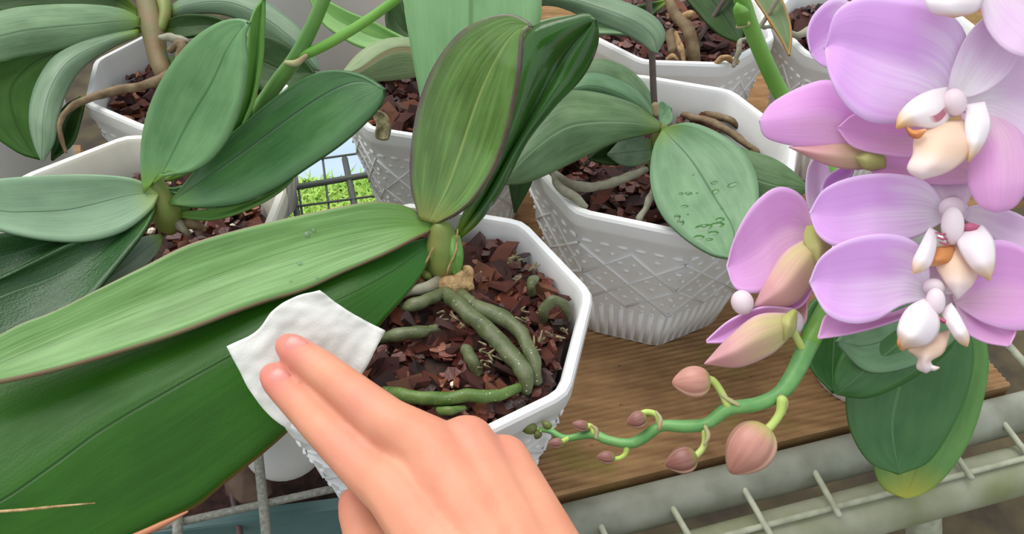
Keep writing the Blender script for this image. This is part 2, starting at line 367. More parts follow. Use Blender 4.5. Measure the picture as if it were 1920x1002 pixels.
def board_mat():
    k = NT('weathered_board'); ob = k.coord('Object')
    mp = k.n('ShaderNodeMapping'); mp.inputs['Rotation'].default_value = (0, 0, -BA); mp.inputs['Scale'].default_value = (.12, 1, 1); k.t.links.new(ob, mp.inputs['Vector'])
    gr = k.noise(mp.outputs[0], 160, 4); big = k.noise(ob, 13, 4, .6)
    col = k.mix(k.ramp(gr, [(.35, 0.0), (.7, 1.0)]), srgb(140, 106, 70), srgb(172, 136, 94))
    col = k.mix(k.ramp(big, [(.46, 0.0), (.72, .8)]), col, srgb(92, 64, 44))
    col = k.mix(k.math('MULTIPLY', k.ramp(k.noise(ob, 21, 3), [(.56, 0.0), (.7, .8)]), 1.0), col, srgb(124, 116, 52))
    col = k.mix(k.ramp(k.noise(ob, 420, 2), [(.72, 0.0), (.77, .8)]), col, srgb(44, 34, 26))
    k.bump(gr, .5, .001); return k.p(Base__Color=col, Roughness=.7, Specular__IOR__Level=.3)

# ================================================================== SETTING
# direction of the bench edge, from two points of the front pipe
ta = Z(1453, 834, -.001); tb = Z(1920, 720, -.001)
BD = (tb - ta).normalized(); BA = math.atan2(BD.y, BD.x); BN = Vector((-BD.y, BD.x, 0))
MT['board'] = board_mat()
g = meshobj('ground', [(-4, -3, -.72), (5, -3, -.72), (5, 6, -.72), (-4, 6, -.72)], [(0, 1, 2, 3)], MT['ground']); tag(g, 'dark damp earth under the bench', None, kind='structure')
# lawn and paving beyond
lv, lf = [], []
def quadz(pts, z): return [tuple(p[:2]) + (z,) for p in pts]
lw = [Z(330, 520, -.7), Z(900, 520, -.7), Z(900, 326, -.7), Z(330, 346, -.7)]
def slab(name, corners, z, h, mat, parent=None):
    vs_ = [(c[0], c[1], z) for c in corners] + [(c[0], c[1], z - h) for c in corners]
    return fixn(meshobj(name, vs_, [(0, 1, 2, 3), (7, 6, 5, 4), (0, 4, 5, 1), (1, 5, 6, 2), (2, 6, 7, 3), (3, 7, 4, 0)], mat, parent, False))
lawn = slab('lawn', lw, -.70, .02, MT['grass'])
tag(lawn, 'bright lawn seen through the gap between the pots', 'lawn', kind='structure')
# tufts on the lawn
tv, tf = [], []
rng = random.Random(3)
for i in range(5000):
    s_, t_ = rng.random(), rng.random()
    b = (lw[0].lerp(lw[1], s_)).lerp(lw[3].lerp(lw[2], s_), t_)
    an = rng.random() * 6.28; wd = .004; hh = rng.uniform(.008, .025); dx, dy = math.cos(an) * wd, math.sin(an) * wd; k = len(tv)
    tv += [(b.x - dx, b.y - dy, -.70), (b.x + dx, b.y + dy, -.70), (b.x + rng.uniform(-.03, .03), b.y + rng.uniform(-.03, .03), -.70 + hh)]; tf.append((k, k + 1, k + 2))
tag(meshobj('grass_blades', tv, tf, MT['grass'], None, False), 'short grass blades on the lawn beyond the rack', 'grass', kind='stuff')
pv = slab('paving', [lw[3], lw[2], Z(900, 120, -.7), Z(250, 140, -.7)], -.705, .03, MT['pave']); tag(pv, 'pale paving beyond the lawn', 'paving', kind='structure')

# board with fine ridges, each ridge real relief
OB = (ta + tb) / 2; OB = Vector((OB.x, OB.y, 0))
def bpos(s, t, z): return OB + BD * s + BN * t + Vector((0, 0, z))
def ridged_board(T0, T1, S0, S1, label):
    NR = int((T1 - T0) / .00354); bv, bf, rows = [], [], []
    for i in range(NR * 2 + 1):
        rows.append((T0 + (T1 - T0) * i / (NR * 2), 0.0 if i % 2 else -.0013))
    for t, z in rows: bv += [bpos(S0, t, z), bpos(S1, t, z)]
    for i in range(len(rows) - 1): k = 2 * i; bf.append((k, k + 1, k + 3, k + 2))
    nb = len(bv); lr = len(rows) * 2
    bv += [bpos(S0, T0, -.012), bpos(S1, T0, -.012), bpos(S0, T1, -.012), bpos(S1, T1, -.012)]
    bf += [(nb + 1, nb, 0, 1), (nb, nb + 1, nb + 3, nb + 2), (nb + 2, nb + 3, lr - 1, lr - 2)]
    bf += [tuple([nb] + [nb + 2] + [2 * i for i in range(len(rows) - 1, -1, -1)]), tuple([nb + 3, nb + 1] + [2 * i + 1 for i in range(len(rows))])]
    return tag(meshobj('bench_board', bv, bf, MT['board'], None, False), label, 'board')
SL = (Z(905, 880, 0) - OB).dot(BD); SR = (Z(1868, 690, 0) - OB).dot(BD)
ridged_board(.001, .150, SL, SR, 'brown ridged wooden board lying behind the front pipe')
ridged_board(.152, .62, SL, .42, 'brown ridged wooden board under the back row of pots')
# second piece of board at the far left
slab_o = slab('bench_board', [Z(-120, 345, 0), Z(150, 345, 0), Z(150, 270, 0), Z(-120, 270, 0)], -.001, .012, MT['board']); tag(slab_o, 'small brown board piece at the far left behind cream pot', 'board')

# pipes
def pipe_obj(name, a, b, r, mat, label, seg=28):
    o = tube(name, None, mat, [a, b], [r, r], 14, seg); return tag(o, label, 'pipe')
# front pipe: centre just under board level
r1 = .0115
c1 = OB - BN * (r1 + .0005) + Vector((0, 0, -.0105))
pipe_obj('bench_pipe', c1 - BD * .62, c1 + BD * .45, r1, MT['metal'], 'round grey metal pipe running along the front edge of the board')
r2 = .0135
c2 = OB - BN * (r1 * 2 + .004 + r2) + Vector((0, 0, -.0215))
pipe_obj('bench_pipe', c2 - BD * .62, c2 + BD * .45, r2, MT['metal2'], 'outer pale pipe with green algae under the wire grid')
gl = empty('wire_grid', c2, 'pale welded wire grid lying over the outer pipe', 'wire grid')
zt = -.0215 + r2 + .0022
la, lb = Z(1400, 995, zt), Z(1920, 860, zt)
ld = (lb - la).normalized()
tube('wire', gl, MT['wire'], [la - ld * .4, lb + ld * .2], [.0017, .0017], 10, 8)
for (x0, y0, x1, y1) in ((1265, 960, 1292, 1006), (1400, 926, 1444, 1002), (1530, 890, 1573, 966), (1655, 858, 1700, 930), (1775, 830, 1821, 896), (1884, 797, 1925, 851), (1130, 995, 1150, 1040), (1990, 770, 2035, 822)):
    a, b = Z(x0, y0, zt + .002), Z(x1, y1, zt + .002); d_ = (b - a)
    tube('wire', gl, MT['wire'], [a - d_ * .25, b + d_ * .02], [.0017, .0017], 6, 8)
# leg under the bench
pipe_obj('support_pipe', Z(1728, 930, -.05), Z(1860, 1070, -.12) + Vector((.06, -.02, -.3)), .0105, MT['wire'], 'pale slanting leg going down from the outer pipe')
# wire seen past the right end
pipe_obj('bench_brace', Z(1870, 625, -.10), Z(1990, 760, -.10), .003, MT['wire'], 'thin pale wire brace at the right edge beyond the flowers')

# left wire rack
rk = empty('wire_rack', Z(400, 700, -.01), 'grey wire rack carrying the left pots', 'wire rack')
def zbar(x0, y0, x1, y1, r, z, ext=0.0, mat='dkwire'):
    a, b = Z(x0, y0, z), Z(x1, y1, z); d_ = (b - a).normalized()
    return tube('wire', rk, MT[mat], [a - d_ * ext, b + d_ * ext], [r, r], 6, 8)
zbar(545, 353, 655, 334, .0024, -.004, .25); zbar(546, 335, 563, 440, .0024, -.006, .02); zbar(652, 325, 676, 440, .0024, -.006, .02)
zbar(600, 298, 650, 291, .0009, -.004, .2); zbar(560, 387, 662, 373, .0009, -.004, .2)
zbar(556, 330, 570, 425, .0009, -.006, .05); zbar(604, 290, 619, 410, .0009, -.006, .05)
zbar(300, 988, 640, 914, .0021, -.004, .12, 'wirew'); zbar(484, 850, 500, 1010, .0026, -.001, .02, 'wirew'); zbar(333, 940, 333, 1010, .0026, -.001, .05, 'wirew')
zbar(120, 700, 640, 640, .0021, -.004, .1, 'wirew'); zbar(-40, 330, 560, 420, .0021, -.004, .02, 'wirew')

# ================================================================== POTS
RT_, HP = .081, .11
def octring(r, z, cr=.10):
    out = []
    for k in range(8):
        a = k * math.pi / 4; p = Vector((math.cos(a), math.sin(a), 0)) * r
        pp = Vector((math.cos(a - math.pi / 4), math.sin(a - math.pi / 4), 0)) * r; pn = Vector((math.cos(a + math.pi / 4), math.sin(a + math.pi / 4), 0)) * r
        A, B = p.lerp(pp, cr), p.lerp(pn, cr)
        for q in (A, (A + B + 2 * p) / 4, B): out.append(Vector((q.x, q.y, z)))
    return out
BR = .68
def rout(z): return RT_ * (BR + (.975 - BR) * min(1, z / (HP - .012)))
prof = [(.001, .004), (RT_ * BR * .9, .004), (RT_ * BR * .93, 0), (RT_ * BR, 0.0), (rout(.004), .004), (rout(.03), .03), (rout(.06), .06), (rout(.085), .085), (rout(HP - .014), HP - .014),
        (RT_ * .995, HP - .010), (RT_, HP - .008), (RT_, HP - .0015), (RT_ - .001, HP), (RT_ - .0045, HP), (RT_ - .0058, HP - .002), (RT_ * .90, HP - .02), (RT_ * .75, .03), (RT_ * .66, .008), (.001, .008)]
pvx, pfc = [], []
for r, z in prof: pvx += octring(r, z)
for i in range(len(prof) - 1):
    for k in range(24):
        a = i * 24 + k; b = i * 24 + (k + 1) % 24
        pfc.append((a, b, b + 24, a + 24))
pme = bpy.data.meshes.new('pot_body'); pme.from_pydata([tuple(v) for v in pvx], [], pfc)
bm = bmesh.new(); bm.from_mesh(pme); bmesh.ops.remove_doubles(bm, verts=bm.verts, dist=.0001); bmesh.ops.recalc_face_normals(bm, faces=bm.faces); bm.to_mesh(pme); bm.free()
pme.shade_smooth()
try: pme.set_sharp_from_angle(angle=math.radians(28))
except Exception: pass
# moulded relief: diagonal ridges, dots and flutes on each of the eight faces
rv, rf = [], []
def face_pt(k, s, z, off):
    a0 = k * math.pi / 4; a1 = a0 + math.pi / 4; r = rout(z)
    A = Vector((math.cos(a0), math.sin(a0), 0)) * r; B = Vector((math.cos(a1), math.sin(a1), 0)) * r
    n = (A + B).normalized()
    p = A.lerp(B, (s + 1) / 2) + n * off; return Vector((p.x, p.y, z))
def ridge(k, s0, z0, s1, z1, wdt, h, seg=1):
    for q in range(seg):
        sa, za = s0 + (s1 - s0) * q / seg, z0 + (z1 - z0) * q / seg; sb, zb = s0 + (s1 - s0) * (q + 1) / seg, z0 + (z1 - z0) * (q + 1) / seg
        A, B = face_pt(k, sa, za, 0), face_pt(k, sb, zb, 0); n = (face_pt(k, 0, za, 1) - face_pt(k, 0, za, 0)).normalized(); t = (B - A).normalized(); sd_ = n.cross(t) * wdt
        b_ = len(rv); e = -.0004
        for Q in (A, B): rv.extend([Q - sd_ + n * e, Q - sd_ * .5 + n * h, Q + sd_ * .5 + n * h, Q + sd_ + n * e])
        rf.extend([(b_, b_ + 1, b_ + 5, b_ + 4), (b_ + 1, b_ + 2, b_ + 6, b_ + 5), (b_ + 2, b_ + 3, b_ + 7, b_ + 6), (b_, b_ + 3, b_ + 2, b_ + 1), (b_ + 4, b_ + 5, b_ + 6, b_ + 7)])
def dot(k, s, z, a, b, h):
    n = (face_pt(k, 0, z, 1) - face_pt(k, 0, z, 0)).normalized(); c = face_pt(k, s, z, -.0002); t = (face_pt(k, 1, z, 0) - face_pt(k, -1, z, 0)).normalized(); u_ = n.cross(t)
    b_ = len(rv)
    for ring, hh in ((1, 0), (.75, .65)):
        for q in range(8):
            an = q * math.pi / 4; rv.append(c + (math.cos(an) * a * t + math.sin(an) * b * u_) * ring + n * h * hh)
    rv.append(c + n * h)
    for q in range(8):
        q2 = (q + 1) % 8; rf.append((b_ + q, b_ + q2, b_ + 8 + q2, b_ + 8 + q)); rf.append((b_ + 8 + q, b_ + 8 + q2, b_ + 16))
ZT, ZB = HP - .024, .036
for k in range(8):
    hz = (ZT - ZB)
    for fam in (1, -1):
        for off in (-.5, 0, .5, 1.0):
            # z = ZT - hz*(x+off) with x=(fam*s+1)/2*1.0 ; clip to band and face
            x0, x1 = max(0, -off), min(1, 1 - off)
            if x1 - x0 < .05: continue
            ridge(k, fam * (2 * x0 - 1) * .97, ZT - hz * (x0 + off), fam * (2 * x1 - 1) * .97, ZT - hz * (x1 + off), .0009, .0009, 1)
    for r_ in range(8):
        z = ZT - hz * (r_ + .5) / 8
        for c_ in range(7):
            s = -1 + 2 * (c_ + .5 + (.25 if r_ % 2 else -.25)) / 7
            if abs(s) > .93: continue
            X = (s + 1) / 2; Y = (ZT - z) / hz
            dmin = min(abs((X - Y) * 2 - round((X - Y) * 2)), abs((X + Y) * 2 - round((X + Y) * 2)))
            if dmin < .16: continue
            dot(k, s, z, .0021 if (r_ + c_) % 2 else .0014, .0013, .0012)
    for c_ in range(6):
        dot(k, -1 + 2 * (c_ + .5) / 6, ZT + .004, .0034, .0014, .0012)
    for c_ in range(8):
        s = -1 + 2 * (c_ + .5) / 8; ridge(k, s, .033, s, .0015, .0021, .0005, 1)
        dot(k, s, .0345 - .002 * abs(math.sin(c_ * 1.2)), .0016, .0012, .0009)
rme = bpy.data.meshes.new('moulded_relief'); rme.from_pydata([tuple(v) for v in rv], [], rf); rme.shade_smooth()
rme.materials.append(MT['pot'])
pme.materials.append(MT['pot'])
pme_c = pme.copy(); pme_c.materials.clear(); pme_c.materials.append(MT['potc'])
def pot(cx, cy, rot, sc, label, body=None, relief=True):
    e = empty('octagonal_pot', (cx, cy, 0), label, 'pot', 'white octagonal pots')
    b = bpy.data.objects.new('pot_body', body or pme); COL.objects.link(b); b.parent = e
    if relief:
        r = bpy.data.objects.new('moulded_relief', rme); COL.objects.link(r); r.parent = e; r['kind'] = 'stuff'
    e.rotation_euler.z = rot; e.scale = (sc, sc, 1.0); return e
# chip meshes
chips = []
crng = random.Random(11)
for i in range(10):
    bm = bmesh.new(); bmesh.ops.create_cube(bm, size=1)
    L_, W_, T_ = crng.uniform(.9, 1.5), crng.uniform(.5, .95), crng.uniform(.22, .45)
    bmesh.ops.subdivide_edges(bm, edges=[e for e in bm.edges if abs((e.verts[0].co - e.verts[1].co).x) > .5], cuts=1)
    for v in bm.verts:
        v.co.x *= L_; v.co.y *= W_ * (1 - .35 * abs(v.co.x) / L_); v.co.z *= T_
        v.co += Vector((crng.uniform(-.16, .16), crng.uniform(-.14, .14), crng.uniform(-.08, .08)))
    bmesh.ops.triangulate(bm, faces=bm.faces)
    me = bpy.data.meshes.new('bark_chip'); bm.to_mesh(me); bm.free(); me.materials.append(MT['bark']); chips.append(me)
grain = []
for i in range(3):
    bm = bmesh.new(); bmesh.ops.create_icosphere(bm, subdivisions=1, radius=.5)
    for v in bm.verts: v.co *= crng.uniform(.75, 1.15); v.co.z *= .8
    me = bpy.data.meshes.new('perlite_grain'); bm.to_mesh(me); bm.free(); me.materials.append(MT['perl']); grain.append(me)
def bed(cx, cy, rot, sc, zs, n, label, size=(.008, .0135), perl=0, seed=1, clear=None):
    rg = random.Random(seed)
    e = empty('bark_bed', (cx, cy, zs), label, 'bark')
    ri = (RT_ - .0075) * sc * (1 - .30 * (HP - zs) / HP)
    ring = octring(ri, 0); cs, sn = math.cos(rot), math.sin(rot)
    vs_ = [Vector((p.x * cs - p.y * sn, p.x * sn + p.y * cs, -.002)) for p in ring]
    inner = [v * .5 + Vector((0, 0, rg.uniform(0, .002))) for v in vs_]; low = [v * .92 + Vector((0, 0, -.02)) for v in vs_]
    V_ = vs_ + inner + low + [Vector((0, 0, .001)), Vector((0, 0, -.022))]; F_ = []
    for q in range(24):
        q2 = (q + 1) % 24; F_ += [(q, q2, 24 + q2, 24 + q), (24 + q, 24 + q2, 72), (q2, q, 48 + q, 48 + q2), (48 + q2, 48 + q, 73)]
    me = bpy.data.meshes.new('soil'); me.from_pydata([tuple(v) for v in V_], [], F_); me.materials.append(MT['soil']); so = bpy.data.objects.new('soil', me); COL.objects.link(so); so.parent = e
    cnt = 0
    while cnt < n:
        x, y = rg.uniform(-ri, ri), rg.uniform(-ri, ri)
        lx, ly = x * cs + y * sn, -x * sn + y * cs
        ap = ri * .90
        if max(abs(lx * math.cos(k * math.pi / 4 + math.pi / 8) + ly * math.sin(k * math.pi / 4 + math.pi / 8)) for k in range(4)) > ap * .96: continue
        o = bpy.data.objects.new('bark_chip', rg.choice(chips)); COL.objects.link(o); o.parent = e
        s = rg.uniform(*size) * (1.35 if rg.random() < .12 else 1)
        o.location = (x, y, rg.uniform(-.002, .0045)); o.scale = (s, s, s); o.rotation_euler = (rg.gauss(0, .45), rg.gauss(0, .45), rg.uniform(0, 6.28)); cnt += 1
    cv, cf = [], []
    for i in range(int(n * 2.2)):
        an, rr = rg.uniform(0, 6.28), ri * math.sqrt(rg.random()) * .93
        src = rg.choice(chips); s = rg.uniform(.003, .0065); b_ = len(cv)
        mx = Matrix.Translation((math.cos(an) * rr, math.sin(an) * rr, rg.uniform(-.001, .0055))) @ Matrix.Rotation(rg.uniform(0, 6.28), 4, 'Z') @ Matrix.Rotation(rg.gauss(0, .6), 4, 'X') @ Matrix.Scale(s, 4)
        cv += [mx @ v.co for v in src.vertices]; cf += [tuple(x + b_ for x in p.vertices) for p in src.polygons]
    cme = bpy.data.meshes.new('bark_crumbs'); cme.from_pydata([tuple(v) for v in cv], [], cf); cme.materials.append(MT['crumb'])
    co = bpy.data.objects.new('bark_crumbs', cme); COL.objects.link(co); co.parent = e; co['kind'] = 'stuff'
    for i in range(perl):
        an, rr = rg.uniform(0, 6.28), ri * math.sqrt(rg.random()) * .9
        o = bpy.data.objects.new('perlite_grain', rg.choice(grain)); COL.objects.link(o); o.parent = e
        s = rg.uniform(.003, .0058); o.scale = (s, s, s); o.rotation_euler = (rg.random() * 6, rg.random() * 6, 0); o.location = (math.cos(an) * rr, math.sin(an) * rr, rg.uniform(.003, .0065))
    return e
# front pot
PA = (-.0413, .271, .1626, 1.0); PB = (-.1947, .3350, .3534, .98); PC = (-.2035, .4830, .6378, .86); PD = (-.0440, .4735, .1495, .86); PE = (.0841, .4052, .0922, 1.0)
PF = (.1130, .5640, .3527, .88); PG = (.2530, .5560, -.1678, .92)
pot(*PA, 'white octagonal pot behind the hand, nearest of the pots'); bed(PA[0], PA[1], PA[2], 1.0, .098, 300, 'red-brown bark chips around green roots in the nearest pot', perl=10, seed=5)
pot(*PB, 'cream octagonal pot at left holding the sage-leaved orchid', pme_c); bed(PB[0], PB[1], PB[2], .98, .088, 170, 'dark bark with white grains in the left cream pot', perl=55, seed=6)
pot(*PC, 'white octagonal pot at the upper left behind the cream pot'); bed(PC[0], PC[1], PC[2], .86, .090, 150, 'brown bark in the upper left pot crossed by a pale root', seed=7, size=(.007, .013))
pot(*PD, 'white octagonal pot in the middle behind the upright leaf'); bed(PD[0], PD[1], PD[2], .86, .098, 130, 'dark bark in the middle pot behind the upright leaf', seed=8)
pot(*PE, 'white octagonal pot standing on the board right of the nearest pot'); bed(PE[0], PE[1], PE[2], 1.0, .086, 190, 'bark under the wet-spotted leaf in the pot on the board', seed=9)
pot(*PF, 'white octagonal pot at the top, behind the pot on the board'); bed(PF[0], PF[1], PF[2], .88, .094, 150, 'red bark around dry roots in the pot at the top', seed=10)
pot(*PG, 'white octagonal pot half hidden behind the topmost pink flower'); bed(PG[0], PG[1], PG[2], .92, .096, 130, 'red bark in the pot half hidden behind the pink flower', seed=12, size=(.009, .014))
PJ = Z(1700, 500, .085)
def round_pot(cx, cy, r0, r1_, h, label, mat, zb=0.0, rim=.004):
    prof_ = [(.001, 0), (r0, 0), (r0 + (r1_ - r0) * .9, h * .86), (r1_ + rim * .3, h * .87), (r1_ + rim * .6, h - .002), (r1_, h), (r1_ - .003, h), (r1_ - .004, h - .004), (r0 - .004, .006), (.001, .006)]
    V_, F_ = [], []; S = 48
    for r, z in prof_:
        for q in range(S): an = 2 * math.pi * q / S; V_.append((r * math.cos(an), r * math.sin(an), z))
    for i in range(len(prof_) - 1):
        for q in range(S): a = i * S + q; b = i * S + (q + 1) % S; F_.append((a, b, b + S, a + S))
    o = meshobj('round_pot', V_, F_, mat); fixn(o); o.location = (cx, cy, zb)
    try: o.data.set_sharp_from_angle(angle=math.radians(35))
    except Exception: pass
    return tag(o, label, 'pot')
round_pot(PJ.x, PJ.y, .028, .038, .085, 'small round pot under the pink-flowered orchid', MT['smooth'])
jb = empty('bark_bed', (PJ.x, PJ.y, .075), 'bark in the small pot under the pink flowers', 'bark')
so = tube('soil', None, MT['soil'], [Vector((0, 0, -.014)), Vector((0, 0, -.002))], [.031, .033], 3, 20, False); so.parent = jb
for i in range(30):
    o = bpy.data.objects.new('bark_chip', chips[i % 10]); COL.objects.link(o); o.parent = jb; an = i * 2.4; rr = .026 * math.sqrt((i + .5) / 30); o.location = (rr * math.cos(an), rr * math.sin(an), .003); o.scale = (.01,) * 3; o.rotation_euler = (0.3 * math.sin(i), .3 * math.cos(i * 2), i)
# plain round white pots at the back
q = Vector((-.150, .665, 0)); round_pot(q.x, q.y, .06, .082, .15, 'large plain white pot at the top behind the flower stalk', MT['smooth'])
q = Z(-40, 130, .11); round_pot(q.x - .035, q.y + .02, .05, .07, .12, 'plain white pot at the far left edge behind the drooping leaf', MT['smooth'])

# ================================================================== PLANTS
def plant(name, loc, label): return empty(name, loc, label, 'orchid')
LF = lambda par, mat, L, R, D, M=None, **k: blade('leaf', par, MT[mat], L, R, D, M, **k)
def dz(y, z): return (CAMH - z) / -(FW.z + (501 - y) / FPX * UP.z)
def root(par, pts, w_, mat='root', n=30, z=None):
    if z is not None:
        zz = z if isinstance(z, (list, tuple)) else [z - .004] + [z] * (len(pts) - 2) + [z - .005]
        pts = [(p[0], p[1], dz(p[1], zz[i])) for i, p in enumerate(pts)]
    o = stem('aerial_root', par, MT[mat], pts, w_, n, 12)
    for v in o.data.vertices: v.co += Vector([noise.noise(v.co * 140 + Vector((q_ * 7, 0, 0))) for q_ in range(3)]) * .0011
    return o
from mathutils.bvhtree import BVHTree
def droplets(leaf_o, pts, mat='drop', h=.0009, name='water_droplet'):
    bv_ = BVHTree.FromPolygons([v.co.copy() for v in leaf_o.data.vertices], [tuple(p.vertices) for p in leaf_o.data.polygons])
    for i, (x, y, rx, ry) in enumerate(pts):
        dr_ = (P(x, y, 1.0) - CAM).normalized(); loc, nrm, idx, dist = bv_.ray_cast(CAM, dr_)
        if loc is None: continue
        if nrm.dot(dr_) > 0: nrm = -nrm
        k = dist * FW.dot(dr_) / FPX; t = (RT - nrm * RT.dot(nrm)).normalized(); u_ = nrm.cross(t)
        V_, F_2 = [], []; S = 14
        for ring, hh in ((1.0, 0.0), (.8, .7), (.4, .95)):
            for q_ in range(S):
                an = 2 * math.pi * q_ / S; w_ = 1 + .35 * noise.noise((math.cos(an) * 1.5 + i * 5, math.sin(an) * 1.5, i))
                V_.append(loc + nrm * (.0008 + h * hh) + (t * math.cos(an) * rx * k + u_ * math.sin(an) * ry * k * 1.2) * ring * w_)
        V_.append(loc + nrm * (.0008 + h))
        for rr in range(2):
            for q_ in range(S): a_ = rr * S + q_; b_ = rr * S + (q_ + 1) % S; F_2.append((a_, b_, b_ + S, a_ + S))
        for q_ in range(S): F_2.append((2 * S + q_, 2 * S + (q_ + 1) % S, 3 * S))
        meshobj(name, V_, F_2, MT[mat], leaf_o, True)
kd = NT('water'); kd.p(Base__Color=(.85, .95, .85, 1), Roughness=.04, Transmission__Weight=.9, IOR=1.33); MT['drop'] = kd.m

# ---- A: the orchid being wiped, nearest pot
A = plant('potted_orchid', (PA[0], PA[1], .098), 'orchid with long green leaves and thick roots being wiped by the hand')
a0 = LF(A, 'l0', [(812, 400), (795, 230), (772, 100), (757, 0), (770, -70), (850, -125), (882, -130)], [(850, 400), (945, 240), (992, 130), (1012, 45), (1012, -20), (970, -90), (882, -130)],
        [.428, .426, .422, .417, .412], [(830, 400), (868, 200), (881, 90), (884, 0), (882, -130)], cup=.004)
a2 = LF(A, 'l2', [(852, 442), (880, 380), (925, 310), (955, 220), (970, 120), (990, 58), (1030, 40), (1075, 30), (1102, 25), (1116, 38)],
        [(860, 448), (900, 412), (940, 355), (985, 268), (1038, 200), (1088, 148), (1114, 102), (1122, 65), (1116, 38)],
        [.415, .41, .408, .404, .390], [(856, 445), (905, 375), (955, 285), (1010, 190), (1060, 100), (1117, 36)], cup=.004, tilt=.004, bulge=.006)
a1 = LF(A, 'l1', [(786, 412), (769, 345), (771, 270), (786, 190), (815, 120), (858, 64), (905, 36), (950, 26), (982, 36), (996, 49)],
        [(818, 420), (862, 398), (903, 357), (936, 298), (958, 225), (973, 150), (977, 95), (978, 66), (986, 55), (996, 49)],
        [.402, .392, .38, .366, .352, .345], [(806, 417), (838, 355), (862, 290), (893, 200), (913, 150), (940, 98), (968, 62), (996, 49)], cup=.007, tilt=-.004, thick=.002, n=48, mm=16)
a3 = LF(A, 'l3', [(818, 424), (792, 405), (760, 386), (700, 378), (640, 388), (560, 405), (450, 430), (350, 460), (270, 500), (190, 540), (100, 585), (40, 608), (-20, 640), (-80, 680), (-120, 720)],
        [(818, 428), (782, 446), (720, 478), (640, 513), (570, 545), (500, 566), (430, 590), (350, 620), (260, 650), (150, 682), (50, 707), (-40, 722), (-120, 722)],
        [.405, .392, .378, .362, .345, .328, .312], [(818, 426), (740, 428), (640, 446), (500, 486), (350, 540), (200, 600), (80, 650), (-40, 700), (-120, 721)], cup=.004, tilt=-.006, thick=.0022, n=56, mm=16, wav=.004, seed=2)
a4 = LF(A, 'l4', [(806, 446), (720, 470), (620, 500), (480, 548), (300, 612), (100, 672), (-60, 720), (-170, 820), (-230, 920), (-240, 1020)],
        [(818, 462), (792, 512), (760, 556), (716, 606), (650, 690), (592, 758), (540, 810), (480, 862), (420, 908), (372, 948), (318, 975), (240, 1012), (120, 1060), (-60, 1090), (-180, 1070), (-240, 1020)],
        [.408, .385, .367, .352, .336, .322, .31, .302], [(812, 457), (720, 520), (600, 582), (520, 625), (430, 672), (340, 722), (200, 803), (100, 875), (0, 943), (-120, 1000), (-240, 1020)], cup=.003, tilt=(.016, .001), thick=.0022, n=56, mm=16)
# torn fibre along the deep leaf and its rust coloured rim
stem('leaf_scar', A, MT['dry'], [(-40, 962, .3115), (40, 957, .3135), (110, 950, .3155), (178, 944, .318)], [5, 6, 5, 2], 16, 6)
stem('leaf_rim', A, plain('rust_leaf_rim', (176, 116, 84), .6), [(200, 1028, .3185), (262, 1003, .3215), (310, 981, .3245), (352, 960, .327)], [10, 13, 12, 4], 16, 8)
stem('stem', A, MT['stem'], [(826, 425, .404), (830, 455, .408), (832, 490, .412), (838, 520, .417)], [40, 66, 74, 62], 14, 14)
blade('sheath', A, MT['lite'], [(862, 442), (868, 480), (862, 515)], [(835, 440), (840, 480), (850, 515)], [.404, .404, .406], cup=-.003, thick=.001)
stem('sheath_edge', A, MT['dry'], [(858, 430, .402), (855, 470, .400), (842, 500, .402), (836, 522, .406)], [3, 4, 4, 3], 12, 6)
stem('sheath_edge', A, MT['dry'], [(812, 465, .400), (800, 490, .402), (790, 506, .405)], [3, 4, 3], 12, 6)
for x, y, r_ in ((788, 532, 11), (823, 532, 13), (845, 524, 10), (800, 517, 9)):
    blob('root_knob', A, MT['knob' if x != 800 else 'stem'], P(x, y, .408), (RT * .6 - UP * .4).normalized() * (r_ * 1.25 * .408 / FPX), r_ * .408 / FPX)
root(A, [(835, 525, .412), (800, 540, .411), (765, 548, .411), (740, 562, .413), (730, 575, .416)], [22, 26, 24, 18, 8], 'rootw', z=.1085)
root(A, [(835, 550, .413), (800, 562, .411), (775, 572, .411), (757, 580, .413)], [24, 27, 26, 22], z=.1085)
root(A, [(835, 548, .411), (865, 578, .409), (900, 607, .406), (935, 640, .402), (965, 675, .397), (985, 705, .393), (985, 735, .394)], [26, 30, 34, 36, 34, 33, 26], z=.1085)
root(A, [(862, 552, .411), (900, 580, .409), (940, 597, .406), (975, 622, .402), (990, 655, .397), (1003, 685, .395), (1005, 715, .396)], [24, 28, 32, 33, 30, 30, 22], z=.1085)
root(A, [(826, 618, .404), (790, 622, .400), (750, 628, .398), (715, 634, .399)], [20, 24, 26, 22], z=.1085)
root(A, [(872, 652, .401), (885, 675, .398), (898, 700, .397)], [20, 28, 20], z=.1085)
root(A, [(975, 728, .389), (930, 740, .386), (870, 744, .383), (810, 748, .381), (755, 742, .381), (720, 735, .383)], [18, 24, 26, 26, 26, 22], 'rootg', z=.1085)
root(A, [(870, 768, .388), (840, 770, .386), (815, 768, .386)], [12, 18, 14], 'rootg', z=.1085)
root(A, [(1005, 520, .424), (998, 532, .419), (996, 552, .418)], [10, 20, 16], z=[.102,.112,.106])
root(A, [(1020, 600, .411), (1022, 578, .405), (1040, 563, .404), (1060, 575, .407), (1066, 602, .412)], [16, 20, 22, 20, 12], z=[.103,.113,.117,.112,.102])
